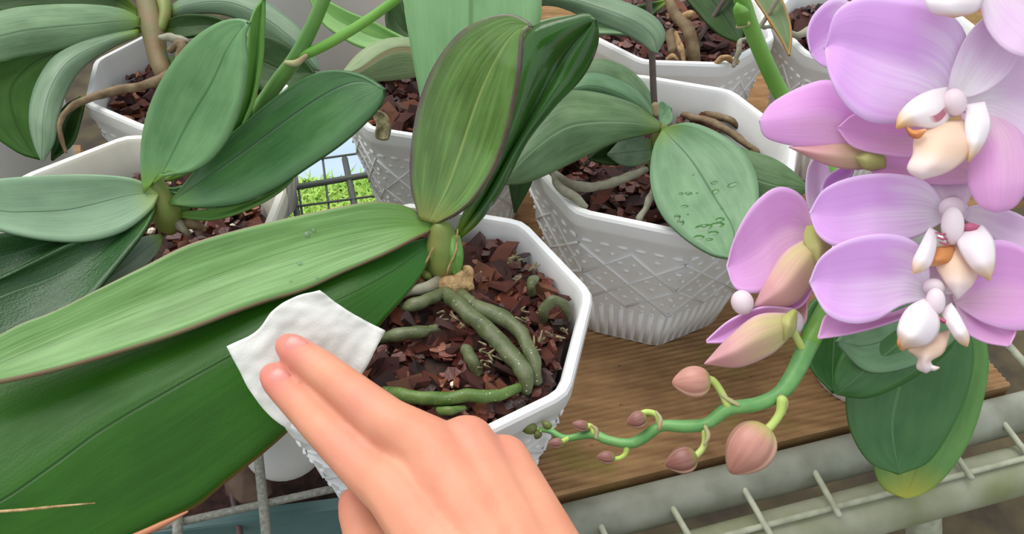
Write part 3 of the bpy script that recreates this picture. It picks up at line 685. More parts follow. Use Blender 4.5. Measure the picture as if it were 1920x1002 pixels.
# papery dry sheath and tufts of moss at the crown
for x, y, wx, hy in ((845, 540, 20, 10), (862, 530, 14, 12), (876, 518, 10, 9), (880, 528, 8, 8)):
    o = blob('dry_sheath', A, MT['dry'], P(x, y, .405), RT * (wx * 1.25 * .405 / FPX), hy * .405 / FPX, .006, 5, 14, 8, 0)
    for v in o.data.vertices: v.co += Vector([noise.noise(v.co * 260 + Vector((q_ * 7, 0, 0))) for q_ in range(3)]) * .0022
mr = random.Random(4)
for cx, cy, n_ in ((845, 605, 7), (925, 655, 9), (905, 690, 6), (985, 590, 4), (950, 480, 4), (1035, 630, 5), (985, 515, 3), (1010, 640, 4)):
    for i in range(n_):
        x, y = cx + mr.uniform(-22, 22), cy + mr.uniform(-18, 18); dd = (CAMH - .106) / -(FW.z + (501 - y) / FPX * UP.z)
        stem('moss_strand', A, MT['moss'], [(x, y, dd), (x + mr.uniform(-12, 12), y + mr.uniform(-10, 10), dd - .002), (x + mr.uniform(-16, 16), y + mr.uniform(-14, 14), dd)], [3, 5, 3], 10, 5)
droplets(a3, [(576, 441, 7, 5), (588, 433, 5, 4), (562, 497, 6, 3), (545, 530, 3, 2), (595, 524, 3, 2)])

# ---- B: left orchid in cream pot
B = plant('potted_orchid', (PB[0], PB[1], .088), 'orchid with sage green leaves and a green flower stalk in the cream pot')
LF(B, 'b6', [(285, 372), (200, 405), (100, 430), (0, 440), (-80, 450), (-140, 480)], [(288, 384), (215, 425), (133, 456), (60, 492), (0, 524), (-80, 545), (-140, 480)], [.428, .413, .398, .384, .372])
LF(B, 'b6', [(288, 374), (215, 424), (133, 456), (60, 492), (0, 522), (-80, 555), (-130, 620)], [(296, 380), (275, 428), (235, 480), (195, 530), (155, 580), (95, 640), (35, 690), (-50, 720), (-130, 620)], [.424, .408, .391, .375, .362], [(292, 378), (205, 458), (110, 517), (0, 558), (-130, 620)], cup=.004, tilt=(0.0, -.014))
LF(B, 'b8', [(302, 440), (260, 450), (210, 490), (160, 540), (120, 590)], [(304, 448), (292, 478), (255, 512), (200, 545), (120, 592)], [.432, .422, .415, .41], cup=-.003)
LF(B, 'b3', [(318, 378), (400, 282), (480, 212), (545, 162), (600, 135), (650, 134), (695, 150), (721, 168)], [(322, 385), (380, 390), (450, 382), (510, 357), (570, 318), (640, 270), (690, 225), (716, 192), (721, 168)],
   [.424, .414, .404, .396, .39], [(320, 382), (460, 284), (560, 210), (627, 169), (677, 154), (721, 168)], cup=.006, tilt=-.004, thick=.002)
LF(B, 'lite', [(330, 400), (420, 388), (500, 362), (548, 336)], [(330, 408), (400, 412), (470, 390), (520, 362), (548, 336)], [.434, .428, .42, .412], cup=.002)
LF(B, 'b3', [(300, 345), (330, 352), (400, 320), (445, 270), (472, 190)], [(302, 350), (340, 365), (410, 330), (462, 260), (472, 190)], [.428, .424, .418, .41], cup=.002)
LF(B, 'lite', [(310, 335), (400, 290), (450, 200), (462, 120), (468, 50), (478, 18), (495, -4)], [(316, 340), (420, 290), (468, 210), (488, 130), (494, 60), (495, -4)], [.43, .42, .41, .40, .39], [(312, 338), (415, 285), (466, 195), (480, 120), (486, 50), (495, -4)], cup=.006)
LF(B, 'b1', [(270, 362), (264, 318), (266, 260), (282, 195), (315, 130), (360, 75), (410, 42), (445, 35), (467, 42)], [(296, 326), (345, 325), (385, 308), (425, 262), (452, 195), (463, 125), (459, 82), (459, 60), (467, 42)],
   [.418, .41, .398, .385, .374, .368], [(286, 345), (310, 318), (353, 236), (400, 157), (432, 88), (467, 42)], cup=.005, tilt=-.003, thick=.002)
LF(B, 'b5', [(296, 362), (255, 338), (185, 329), (100, 329), (0, 336), (-60, 345), (-110, 375)], [(298, 366), (282, 396), (232, 434), (160, 453), (80, 449), (0, 432), (-60, 412), (-110, 375)], [.421, .412, .402, .393, .385, .38], [(297, 364), (247, 366), (133, 393), (50, 398), (0, 396), (-110, 375)], cup=.004, thick=.002)
stem('stem', B, MT['stem'], [(288, 335, .423), (298, 365, .427), (310, 395, .431), (318, 425, .437)], [30, 48, 58, 44], 14, 14)
st = stem('flower_stalk', B, MT['stalkb'], [(330, 400, .437), (400, 320, .432), (470, 225, .424), (520, 155, .416), (552, 112, .41), (580, 60, .403), (606, 0, .395), (640, -90, .385)], [26, 28, 30, 28, 30, 27, 26, 24], 40, 12)
br = stem('stalk_branch', B, MT['stalk'], [(556, 108, .409), (600, 90, .404), (650, 62, .398), (700, 30, .392), (750, -8, .386), (800, -60, .38)], [20, 19, 19, 18, 18, 16], 24, 12)
stem('bract', B, MT['bract'], [(536, 118, .405), (556, 118, .404), (575, 104, .403)], [10, 14, 8], 8, 8)
root(B, [(325, 410, .436), (345, 430, .432), (350, 440, .434)], [22, 24, 10], 'rootw')
root(B, [(340, 415, .438), (370, 420, .434), (385, 428, .436)], [18, 22, 10], 'rootd')

MT['stemc'] = plain('stem_old', (104, 108, 70), .6, var=(124, 100, 70), scale=60, bump=.3)
# ---- C: upper-left orchid
C = plant('potted_orchid', (PC[0], PC[1], .09), 'orchid with dull green drooping leaves in the upper left pot')
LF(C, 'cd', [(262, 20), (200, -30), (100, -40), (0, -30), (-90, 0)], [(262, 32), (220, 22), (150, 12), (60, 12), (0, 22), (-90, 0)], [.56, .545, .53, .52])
MT['c2'] = leaf_mat('leaf_dark_broad', (40, 74, 20), (50, 86, 28), (38, 66, 20), dark=True, rough=.6, spec=.1, veins=.3)  # the broad leaf's own dark green
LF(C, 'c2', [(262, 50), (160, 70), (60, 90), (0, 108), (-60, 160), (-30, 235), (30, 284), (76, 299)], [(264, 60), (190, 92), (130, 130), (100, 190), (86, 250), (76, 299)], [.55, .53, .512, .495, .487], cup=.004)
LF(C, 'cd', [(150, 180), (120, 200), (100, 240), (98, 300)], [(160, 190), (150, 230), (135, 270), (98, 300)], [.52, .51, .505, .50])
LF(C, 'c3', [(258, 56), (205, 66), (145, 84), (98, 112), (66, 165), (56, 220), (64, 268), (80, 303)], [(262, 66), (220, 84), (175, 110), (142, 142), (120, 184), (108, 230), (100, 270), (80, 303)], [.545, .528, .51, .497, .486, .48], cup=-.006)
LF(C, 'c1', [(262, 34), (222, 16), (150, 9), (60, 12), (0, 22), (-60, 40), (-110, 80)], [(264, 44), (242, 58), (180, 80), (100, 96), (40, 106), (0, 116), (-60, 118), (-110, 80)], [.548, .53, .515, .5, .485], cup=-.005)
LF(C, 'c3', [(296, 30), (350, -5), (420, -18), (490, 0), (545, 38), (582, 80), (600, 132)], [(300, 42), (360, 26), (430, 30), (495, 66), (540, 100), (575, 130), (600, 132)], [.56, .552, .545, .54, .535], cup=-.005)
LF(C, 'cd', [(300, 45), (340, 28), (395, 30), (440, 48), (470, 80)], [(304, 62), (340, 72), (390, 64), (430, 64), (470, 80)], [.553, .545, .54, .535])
LF(C, 'cd', [(480, 60), (530, 78), (570, 110), (590, 138)], [(440, 130), (480, 165), (530, 175), (590, 138)], [.535, .53, .525], cup=.006)  # the dark interior shadow here is built as a dark leaf
LF(C, 'c3', [(310, 110), (350, 95), (420, 100), (480, 150)], [(310, 125), (350, 140), (420, 160), (480, 150)], [.545, .53, .52])
stem('stem', C, MT['stemc'], [(272, -40, .57), (280, 10, .56), (288, 60, .55), (296, 105, .545), (308, 140, .54)], [36, 44, 46, 38, 34], 16, 14)
stem('stem', C, MT['stem'], [(300, -20, .56), (310, 20, .552), (302, 55, .548)], [26, 24, 16], 12, 10)
root(C, [(318, 140, .53), (280, 158, .524), (235, 166, .517), (185, 178, .508), (150, 192, .498), (122, 212, .49), (112, 245, .487), (124, 285, .49)], [22, 20, 17, 16, 15, 12, 10, 7], 'rootd')
root(C, [(300, 70, .54), (330, 72, .536), (352, 78, .535)], [12, 18, 12], 'rootw')
root(C, [(318, 95, .538), (340, 82, .532), (335, 120, .535), (315, 150, .54)], [14, 18, 18, 14], 'rootd')

# ---- D: middle orchid behind
Dp = plant('potted_orchid', (PD[0], PD[1], .098), 'orchid with an ageing brown-striped leaf in the middle pot')
LF(Dp, 'd1', [(848, 118), (800, 84), (760, 72), (712, 78), (672, 102), (640, 140)], [(848, 128), (792, 142), (740, 150), (692, 152), (655, 148), (640, 140)], [.50, .492, .484, .478], [(848, 122), (790, 98), (750, 92), (715, 105), (675, 132), (640, 140)], cup=-.006)
LF(Dp, 'lite', [(850, 110), (760, 72), (700, 40), (650, 20), (600, -10), (560, -60)], [(848, 118), (745, 88), (690, 92), (640, 70), (595, 30), (560, -60)], [.52, .525, .53, .535, .54], cup=.004)
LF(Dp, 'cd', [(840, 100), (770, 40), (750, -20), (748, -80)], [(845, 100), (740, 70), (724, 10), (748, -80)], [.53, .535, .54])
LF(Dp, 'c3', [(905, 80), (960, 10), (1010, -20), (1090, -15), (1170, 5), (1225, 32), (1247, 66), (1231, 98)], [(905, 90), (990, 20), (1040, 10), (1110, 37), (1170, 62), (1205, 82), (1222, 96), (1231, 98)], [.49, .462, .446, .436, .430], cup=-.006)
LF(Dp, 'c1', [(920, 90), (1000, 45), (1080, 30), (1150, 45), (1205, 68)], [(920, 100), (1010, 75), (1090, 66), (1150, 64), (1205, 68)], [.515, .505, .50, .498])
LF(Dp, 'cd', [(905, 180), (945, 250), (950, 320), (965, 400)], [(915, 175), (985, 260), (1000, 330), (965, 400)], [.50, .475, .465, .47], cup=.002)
stem('stem', Dp, MT['stem'], [(880, 70, .51), (885, 115, .515), (888, 165, .52)], [40, 50, 44], 12, 12)
blade('dry_leaf', Dp, MT['moss'], [(700, 205), (724, 215), (732, 240), (728, 262)], [(702, 225), (706, 235), (704, 255), (712, 262)], [.475, .472, .474], cup=.003, thick=.0012)

# ---- E: orchid in the pot on the board
E_ = plant('potted_orchid', (PE[0], PE[1], .086), 'orchid with a wet-spotted leaf and dark spike in the pot on the board')
LF(E_, 'e1', [(1236, 232), (1216, 172), (1180, 132), (1135, 113), (1098, 118), (1070, 146)], [(1232, 236), (1185, 205), (1130, 180), (1088, 172), (1072, 160), (1070, 146)], [.475, .472, .47, .468], cup=-.006)
LF(E_, 'e3', [(1236, 234), (1200, 178), (1150, 148), (1100, 140), (1055, 165), (1030, 200)], [(1233, 238), (1180, 208), (1120, 186), (1070, 184), (1045, 192), (1030, 200)], [.472, .466, .46, .455], cup=-.006)
LF(E_, 'e3', [(1228, 232), (1226, 205), (1240, 190), (1258, 205)], [(1240, 238), (1252, 236), (1261, 225), (1258, 205)], [.473, .478, .482], cup=.002)
LF(E_, 'c3', [(1222, 262), (1192, 257), (1165, 264), (1140, 290)], [(1222, 300), (1196, 311), (1165, 309), (1140, 290)], [.47, .468, .468], cup=-.003)
LF(E_, 'cd', [(1190, 262), (1150, 268), (1118, 285), (1105, 298)], [(1180, 306), (1150, 309), (1122, 304), (1105, 298)], [.473, .47, .468])
LF(E_, 'e1', [(1240, 234), (1195, 200), (1130, 178), (1065, 172), (1022, 190), (986, 240), (962, 290), (940, 345)], [(1241, 244), (1200, 254), (1150, 267), (1100, 290), (1040, 320), (985, 342), (940, 345)], [.462, .454, .446, .438, .432, .43], [(1240, 240), (1180, 231), (1115, 231), (1058, 242), (1000, 282), (940, 345)], cup=-.008, thick=.002)
LF(E_, 'e1', [(1260, 255), (1330, 262), (1400, 282), (1450, 298), (1490, 325), (1513, 352)], [(1260, 262), (1340, 310), (1400, 380), (1450, 392), (1495, 372), (1513, 352)], [.465, .457, .45, .445], cup=-.004)
e3 = LF(E_, 'e3', [(1240, 246), (1224, 280), (1219, 340), (1238, 398), (1280, 444), (1330, 476), (1366, 485)], [(1246, 240), (1292, 230), (1345, 248), (1392, 282), (1418, 328), (1422, 382), (1406, 440), (1388, 472), (1366, 485)], [.46, .447, .434, .42, .408, .398], [(1242, 243), (1296, 302), (1340, 372), (1376, 435), (1366, 485)], cup=.004, thick=.002)
e3['label'] = 'blue-green leaf with wet spots'
stem('stem', E_, MT['stem'], [(1240, 238, .463), (1236, 275, .472), (1232, 310, .482)], [24, 34, 36], 12, 12)
stem('flower_spike', E_, MT['spiked'], [(1210, -60, .438), (1216, 0, .443), (1222, 90, .452), (1226, 180, .46), (1232, 235, .468)], [12, 12, 13, 13, 11], 24, 10)
stem('bract', E_, MT['bract'], [(1228, 196, .458), (1230, 214, .46)], [14, 12], 6, 8)
root(E_, [(1040, 325, .46), (1070, 345, .456), (1110, 352, .456), (1160, 338, .462), (1210, 318, .47)], [14, 18, 18, 18, 14], 'rootw')
root(E_, [(1225, 355, .462), (1212, 385, .456), (1198, 412, .452)], [14, 16, 12], 'rootw')
root(E_, [(1036, 322, .452), (1050, 352, .447), (1082, 372, .444), (1100, 388, .444)], [8, 16, 18, 10], 'rootw')
root(E_, [(1280, 215, .497), (1330, 228, .492), (1370, 250, .487), (1420, 285, .48)], [12, 16, 16, 12], 'rootd', z=.096)
root(E_, [(1320, 212, .495), (1365, 225, .49), (1395, 245, .488)], [10, 14, 10], 'rootd', z=.096)
dr = random.Random(8)
wet = [(1277, 366, 6, 3), (1291, 366, 9, 5), (1284, 390, 8, 4), (1340, 345, 8, 4), (1375, 349, 11, 6), (1342, 362, 8, 6), (1270, 410, 8, 6), (1276, 420, 9, 7), (1320, 430, 22, 9), (1345, 425, 14, 10), (1310, 448, 12, 6), (1350, 415, 10, 6), (1337, 440, 12, 6), (1354, 395, 4, 3), (1290, 405, 3, 2), (1307, 365, 3, 2), (1330, 452, 8, 4)]
MT['wet'] = plain('wet_leaf_patch', (44, 100, 26), .06, .6)
droplets(e3, wet, 'wet', .0004, 'wet_patch')
droplets(e3, [(1270, 408, 4, 3), (1276, 418, 5, 4), (1320, 428, 5, 3), (1331, 436, 4, 3), (1290, 366, 4, 3), (1341, 343, 3, 2), (1300, 330, 3, 2)])

# ---- F: orchid at the top, G beside
F_ = plant('potted_orchid', (PF[0], PF[1], .094), 'orchid with dry stumps and dark leaf in the pot at the top')
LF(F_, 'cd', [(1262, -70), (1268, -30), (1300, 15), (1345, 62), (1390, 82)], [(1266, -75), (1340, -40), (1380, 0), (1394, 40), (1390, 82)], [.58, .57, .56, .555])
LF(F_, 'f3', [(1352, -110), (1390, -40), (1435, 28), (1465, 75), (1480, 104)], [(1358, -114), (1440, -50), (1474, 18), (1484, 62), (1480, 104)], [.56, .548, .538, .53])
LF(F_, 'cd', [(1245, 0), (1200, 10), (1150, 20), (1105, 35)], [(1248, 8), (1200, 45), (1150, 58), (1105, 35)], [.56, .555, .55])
stem('stem', F_, MT['rootd'], [(1250, -10, .58), (1266, 28, .573), (1288, 50, .568), (1298, 85, .568), (1302, 118, .575)], [16, 20, 24, 26, 24], 20, 12)
root(F_, [(1280, 30, .57), (1296, 26, .566), (1302, 30, .566)], [12, 14, 10], 'dry')
root(F_, [(1258, 60, .58), (1262, 95, .575)], [20, 18], 'rootd')
root(F_, [(1268, 60, .566), (1278, 95, .563), (1284, 118, .565)], [6, 14, 6], 'dry')
root(F_, [(1340, 120, .556), (1358, 108, .553), (1378, 118, .553), (1385, 112, .553)], [10, 14, 12, 8], 'dry')
root(F_, [(1375, 125, .55), (1384, 100, .548), (1388, 78, .548), (1400, 72, .548)], [8, 9, 10, 6], 'rootw')
root(F_, [(1250, 110, .565), (1262, 102, .562), (1272, 112, .564)], [5, 7, 4], 'dry')
stem('old_spike', F_, MT['spiked'], [(1385, -40, .555), (1345, 20, .562), (1305, 82, .572)], [9, 9, 8], 12, 8)
stem('old_spike', F_, MT['rootw'], [(1475, -30, .53), (1445, 20, .538), (1418, 60, .545), (1398, 78, .55)], [10, 10, 9, 6], 12, 8)
G_ = plant('potted_orchid', (PG[0], PG[1], .096), 'leafless pale root of the orchid half hidden behind the topmost flower')
root(G_, [(1560, 30, .58), (1520, 55, .575), (1490, 65, .57), (1455, 50, .565), (1430, 52, .56)], [14, 14, 13, 10, 8], 'rootw')

# ---- J: pink-flowered orchid
J = plant('flowering_orchid', (PJ.x, PJ.y, .075), 'pink-flowered orchid with arching spike of buds at the right')
J5 = LF(J, 'j1', [(1690, 520), (1580, 535), (1525, 565), (1505, 615), (1518, 685), (1562, 737)], [(1700, 525), (1640, 580), (1625, 640), (1605, 700), (1562, 737)], [.395, .392, .388, .386])
J2 = LF(J, 'j2', [(1740, 530), (1690, 640), (1655, 760), (1638, 860), (1655, 915), (1697, 936)], [(1760, 530), (1830, 590), (1853, 665), (1846, 740), (1820, 822), (1778, 888), (1735, 925), (1697, 936)], [.40, .404, .41, .415, .418], [(1750, 530), (1770, 660), (1755, 760), (1720, 870), (1697, 936)], cup=.004)
J1 = LF(J, 'j1', [(1710, 520), (1640, 610), (1598, 690), (1587, 755), (1598, 815), (1632, 868), (1685, 890)], [(1730, 520), (1800, 590), (1826, 655), (1816, 730), (1784, 805), (1740, 868), (1685, 890)], [.388, .392, .396, .40, .404], [(1720, 520), (1704, 640), (1686, 723), (1672, 800), (1685, 890)], cup=.006, tilt=-.002)
J3 = LF(J, 'j1', [(1720, 530), (1640, 590), (1590, 645), (1566, 700), (1568, 738)], [(1800, 610), (1782, 652), (1740, 690), (1680, 726), (1622, 746), (1568, 738)], [.38, .376, .373, .372], cup=-.005)
J4 = LF(J, 'e3', [(1740, 540), (1660, 570), (1600, 605), (1569, 642)], [(1810, 610), (1770, 655), (1700, 690), (1625, 696), (1569, 642)], [.374, .37, .366, .364], cup=.004)
stem('stem', J, MT['stem'], [(1715, 495, .392), (1705, 535, .405), (1700, 560, .415)], [40, 46, 40], 10, 12)
sk = stem('flower_spike', J, MT['stalk'], [(1690, 540, .41), (1620, 420, .425), (1545, 300, .43), (1470, 185, .42), (1428, 100, .408), (1398, 20, .396), (1375, -80, .382), (1400, -260, .36), (1520, -420, .345), (1680, -420, .338), (1780, -280, .338), (1790, -120, .345), (1740, 100, .352), (1660, 330, .354), (1580, 520, .35), (1516, 645, .338)],
            [30, 31, 31, 31, 30, 30, 29, 29, 30, 32, 34, 36, 38, 38, 38, 37], 120, 12)
blade('bract', J, MT['stalk'], [(1382, 48), (1376, 20), (1382, 6)], [(1400, 46), (1402, 20), (1382, 6)], [.395, .389, .386], cup=-.003, thick=.001)
stem('node_ring', J, MT['bract'], [(1383, 50, .396), (1404, 44, .396)], [10, 10], 6, 8)
stem('flower_spike', J, MT['spike'], [(1516, 645, .338), (1490, 700, .334), (1462, 738, .332), (1420, 758, .331), (1365, 768, .331), (1325, 795, .332), (1285, 800, .333), (1240, 800, .335), (1205, 822, .337), (1180, 832, .338), (1140, 826, .34), (1110, 815, .343), (1060, 822, .347), (1030, 808, .35), (1000, 806, .353)],
     [37, 36, 33, 27, 27, 26, 23, 24, 20, 22, 17, 18, 13, 12, 8], 90, 12)
def bud(ped, pw, tip, c, half, ax, mat, dd, pm='pedi', br_=True):
    k = dd / FPX
    if ped: stem('pedicel', J, MT[pm], [(x, y, dd) for x, y in ped], pw, 14, 8)
    axv = (RT * ax[0] - UP * ax[1]).normalized()
    b = blob('flower_bud', J, MT[mat], P(c[0], c[1], dd), axv * (half[0] * k), half[1] * k, None, 3, 36, 18, .42)
    return b
bud([(1365, 762), (1352, 735), (1336, 714), (1318, 712)], [16, 14, 14, 16], None, (1296, 716), (36, 31), (-.8, .05), 'bud', .330)
bud([(1466, 748), (1462, 775), (1448, 796), (1432, 812)], [20, 17, 16, 18], None, (1403, 843), (56, 46), (-.55, .72), 'bud', .328)
bud([(1322, 808), (1320, 835), (1308, 852), (1295, 858)], [14, 12, 13, 14], None, (1277, 864), (31, 26), (-.85, .25), 'budd', .331)
bud([(1240, 798), (1230, 778), (1212, 773), (1200, 778)], [16, 12, 11, 12], None, (1194, 788), (20, 17), (-.85, .35), 'budd', .334)
bud([(1176, 836), (1172, 852), (1160, 860), (1148, 860)], [14, 10, 9, 10], None, (1136, 858), (18, 13), (-1, .0), 'budd', .338)
bud([(1114, 812), (1108, 800), (1098, 800)], [14, 10, 12], None, (1088, 798), (16, 11), (-1, -.2), 'budd', .342)
bud([(1066, 822), (1055, 828)], [10, 10], None, (1042, 831), (15, 10), (-1, .1), 'budd', .346)
bud([(1035, 806), (1030, 800)], [8, 8], None, (1025, 797), (11, 8), (-.8, -.5), 'budg', .350)
bud([(1012, 806), (1004, 804)], [8, 9], None, (991, 803), (17, 12), (-1, -.1), 'budg', .352)
bud([(1015, 808), (1010, 812)], [6, 6], None, (1008, 816), (9, 8), (-.5, .8), 'budg', .351)
for pts in ([(1385, 760), (1366, 750), (1352, 740)], [(1236, 806), (1238, 786), (1230, 772)], [(1462, 742), (1474, 752), (1470, 778)], [(1322, 800), (1328, 818), (1320, 836)], [(1118, 822), (1118, 806), (1108, 798)]):
    stem('bract', J, MT['bract'], [(x, y, .3285) for x, y in pts], [8, 10, 4], 8, 6)

def flower(x, y, d, name='flower'):
    # a part that holds petals, sepals, lip and column as sub-parts
    o = blob(name, J, MT['petalp'], P(x, y, d + .004), FW * .004, .006)
    return o
def PT(fl, name, mat, L, R, D, cup=.003, tilt=0.0, M=None, thick=.0007, bulge=0.0, n=26, mm=12):
    return blade(name, fl, MT[mat], L, R, D, M, cup, tilt, thick, n, mm, bulge)
def COLM(fl, x, y, a, b, d, ax=(0, 1), mat='col'):
    return blob('column', fl, MT[mat], P(x, y, d), (RT * ax[0] - UP * ax[1]).normalized() * (a * d / FPX), b * d / FPX, None, 0, 16, 12, .1)
# F0, only its lower edge shows at the top
f0 = flower(1800, -60, .315)
PT(f0, 'petal', 'petalp', [(1820, -60), (1838, 10), (1852, 55), (1885, 92), (1930, 106), (1980, 70)], [(1830, -80), (1900, -60), (1960, -30), (1990, 20), (1980, 70)], [.312, .308, .303, .305])
PT(f0, 'petal', 'petal', [(1770, -60), (1700, -70), (1650, -50), (1638, -10)], [(1770, -50), (1740, 10), (1690, 18), (1638, -10)], [.315, .314, .316])
PT(f0, 'lip', 'lobe2', [(1770, -50), (1735, -10), (1745, 22), (1790, 32)], [(1830, -50), (1845, -10), (1830, 20), (1790, 32)], [.308, .303, .304], cup=-.006)
PT(f0, 'lip_tip', 'lipo', [(1790, -30), (1770, -6), (1785, 6)], [(1850, -30), (1840, 0), (1785, 6)], [.306, .302, .302], cup=-.003)
# F2 behind F1, seen from its side
f2 = flower(1650, 280, .335)
PT(f2, 'petal', 'petal', [(1620, 20), (1570, -5), (1530, 22), (1514, 60), (1520, 100)], [(1630, 110), (1590, 130), (1555, 128), (1535, 118), (1520, 100)], [.335, .334, .335])
PT(f2, 'petal', 'petal2', [(1650, 240), (1605, 185), (1560, 152), (1510, 160), (1450, 192), (1424, 226)], [(1660, 290), (1600, 286), (1530, 280), (1470, 270), (1434, 256), (1424, 226)], [.335, .332, .333, .338], cup=-.004)
PT(f2, 'sepal', 'petals', [(1660, 262), (1580, 268), (1520, 274), (1480, 276)], [(1668, 300), (1610, 318), (1550, 308), (1480, 276)], [.334, .331, .334], cup=-.004)
PT(f2, 'sepal', 'petaly', [(1660, 285), (1625, 282), (1600, 295)], [(1660, 315), (1625, 318), (1600, 295)], [.331, .328, .331], cup=-.004)
PT(f2, 'petal', 'sep', [(1830, 282), (1740, 280), (1670, 286), (1632, 300)], [(1830, 345), (1740, 346), (1670, 338), (1634, 322), (1632, 300)], [.332, .331, .329, .33])
# F1, the topmost full flower
f1 = flower(1785, 190, .322)
PT(f1, 'petal', 'petalp', [(1800, 190), (1835, 130), (1890, 100), (1950, 120), (2000, 200)], [(1800, 205), (1870, 235), (1930, 290), (1985, 280), (2000, 200)], [.321, .318, .315, .318])
PT(f1, 'dorsal_sepal', 'petalp', [(1776, 182), (1786, 130), (1812, 70), (1850, 30), (1900, 10)], [(1816, 184), (1860, 165), (1905, 120), (1920, 60), (1900, 10)], [.318, .314, .313, .316])
PT(f1, 'petal', 'petal', [(1796, 172), (1812, 110), (1806, 55), (1760, 14), (1690, -4), (1620, -6), (1568, 22), (1546, 90)], [(1772, 200), (1725, 226), (1672, 233), (1625, 226), (1585, 196), (1556, 145), (1546, 90)], [.32, .316, .312, .311, .315], cup=.005, bulge=.002, n=34, mm=16)
PT(f1, 'lateral_sepal', 'sep', [(1770, 205), (1680, 222), (1610, 212), (1570, 240)], [(1765, 260), (1720, 292), (1660, 290), (1600, 275), (1570, 240)], [.326, .325, .326])
PT(f1, 'lateral_sepal', 'sep', [(1800, 210), (1816, 290), (1815, 345), (1835, 384), (1868, 398)], [(1860, 200), (1920, 250), (1932, 330), (1905, 385), (1868, 398)], [.322, .318, .314, .314], cup=-.004)
PT(f1, 'lip_lobe', 'lobe', [(1774, 164), (1740, 172), (1708, 190), (1686, 216), (1682, 240)], [(1786, 205), (1768, 238), (1745, 240), (1715, 236), (1682, 240)], [.316, .311, .307, .306], cup=-.004, thick=.001)
PT(f1, 'lip', 'lip', [(1752, 232), (1716, 258), (1712, 290), (1702, 318), (1728, 335)], [(1805, 226), (1830, 262), (1812, 295), (1775, 322), (1728, 335)], [.313, .307, .303, .303], cup=-.005, thick=.001)
PT(f1, 'lip_callus', 'lipo', [(1700, 238), (1712, 246), (1735, 244)], [(1706, 254), (1722, 258), (1735, 244)], [.305, .303, .304], cup=-.002, thick=.001)
PT(f1, 'lip_lobe', 'lobe2', [(1812, 198), (1810, 245), (1816, 280), (1816, 302)], [(1846, 192), (1856, 235), (1840, 275), (1816, 302)], [.314, .309, .306, .306], cup=-.004, thick=.001)
COLM(f1, 1790, 192, 26, 21, .312, (.2, 1))
# F3, the middle flower
f3 = flower(1785, 395, .33)
PT(f3, 'petal', 'petalp', [(1800, 395), (1840, 385), (1900, 398), (1960, 430)], [(1806, 410), (1850, 440), (1910, 472), (1960, 430)], [.332, .328, .326, .328])
PT(f3, 'dorsal_sepal', 'petalp', [(1768, 392), (1748, 362), (1745, 325), (1770, 300)], [(1808, 392), (1822, 360), (1812, 320), (1770, 300)], [.331, .331, .333, .335])
PT(f3, 'petal', 'petal', [(1775, 388), (1735, 340), (1670, 326), (1600, 332), (1545, 356), (1518, 400)], [(1772, 414), (1715, 446), (1640, 458), (1575, 464), (1535, 442), (1518, 400)], [.329, .326, .323, .324, .328], cup=.004, n=32, mm=16)
PT(f3, 'lateral_sepal', 'sep', [(1800, 420), (1850, 440), (1900, 450), (1960, 500)], [(1800, 440), (1850, 500), (1910, 540), (1960, 500)], [.334, .333, .332])
PT(f3, 'lip', 'lip', [(1762, 460), (1752, 490), (1770, 525), (1795, 560)], [(1815, 450), (1832, 490), (1825, 530), (1795, 560)], [.322, .317, .314, .314], cup=-.004, thick=.001)
PT(f3, 'lip_callus', 'lipo', [(1752, 466), (1742, 485), (1748, 498)], [(1788, 462), (1786, 488), (1748, 498)], [.318, .315, .316], cup=-.003, thick=.001)
PT(f3, 'lip_lobe', 'lobe2', [(1742, 428), (1726, 462), (1713, 490), (1714, 512)], [(1756, 436), (1752, 470), (1740, 500), (1714, 512)], [.32, .314, .311, .311], cup=-.003, thick=.0012)
PT(f3, 'lip_lobe', 'lobe2', [(1802, 430), (1796, 458), (1822, 500), (1854, 524)], [(1842, 424), (1862, 455), (1863, 495), (1854, 524)], [.319, .313, .31, .31], cup=-.005, thick=.0012)
PT(f3, 'lip_mark', 'red', [(1804, 424), (1818, 419), (1836, 424)], [(1808, 434), (1822, 436), (1836, 424)], [.3165, .3155, .316], cup=-.001, thick=.0006)
for i in range(3):
    stem('lip_mark', f3, MT['red'], [(1754 + i * 4, 436 + i * 9, .3165), (1766 + i * 3, 440 + i * 9, .3155), (1778, 438 + i * 9, .3165)], [3, 5, 3], 8, 5)
COLM(f3, 1786, 424, 36, 20, .317, (.0, 1)); COLM(f3, 1784, 392, 22, 22, .325, (0, 1))
# F4, the lowest open flower
f4 = flower(1760, 555, .325)
PT(f4, 'petal', 'petal2', [(1785, 556), (1808, 478), (1865, 450), (1925, 470), (1975, 540)], [(1790, 572), (1850, 608), (1915, 620), (1960, 600), (1975, 540)], [.322, .319, .317, .32], cup=.003, n=30)
PT(f4, 'dorsal_sepal', 'petalp', [(1744, 552), (1730, 520), (1735, 490), (1756, 470)], [(1786, 552), (1795, 520), (1785, 490), (1756, 470)], [.322, .322, .324])
PT(f4, 'petal', 'petal', [(1745, 545), (1738, 480), (1700, 446), (1640, 440), (1580, 455), (1538, 485), (1518, 530)], [(1742, 562), (1690, 574), (1640, 602), (1590, 606), (1548, 586), (1518, 530)], [.321, .317, .314, .314, .318], cup=.005, n=32, mm=16)
PT(f4, 'lateral_sepal', 'sep', [(1742, 560), (1660, 590), (1590, 585), (1550, 590), (1534, 632)], [(1742, 568), (1705, 592), (1650, 612), (1590, 628), (1534, 636)], [.324, .322, .32, .32])
PT(f4, 'lateral_sepal', 'sep', [(1790, 566), (1800, 612), (1840, 640), (1892, 650)], [(1815, 560), (1875, 585), (1905, 615), (1892, 650)], [.322, .32, .318])
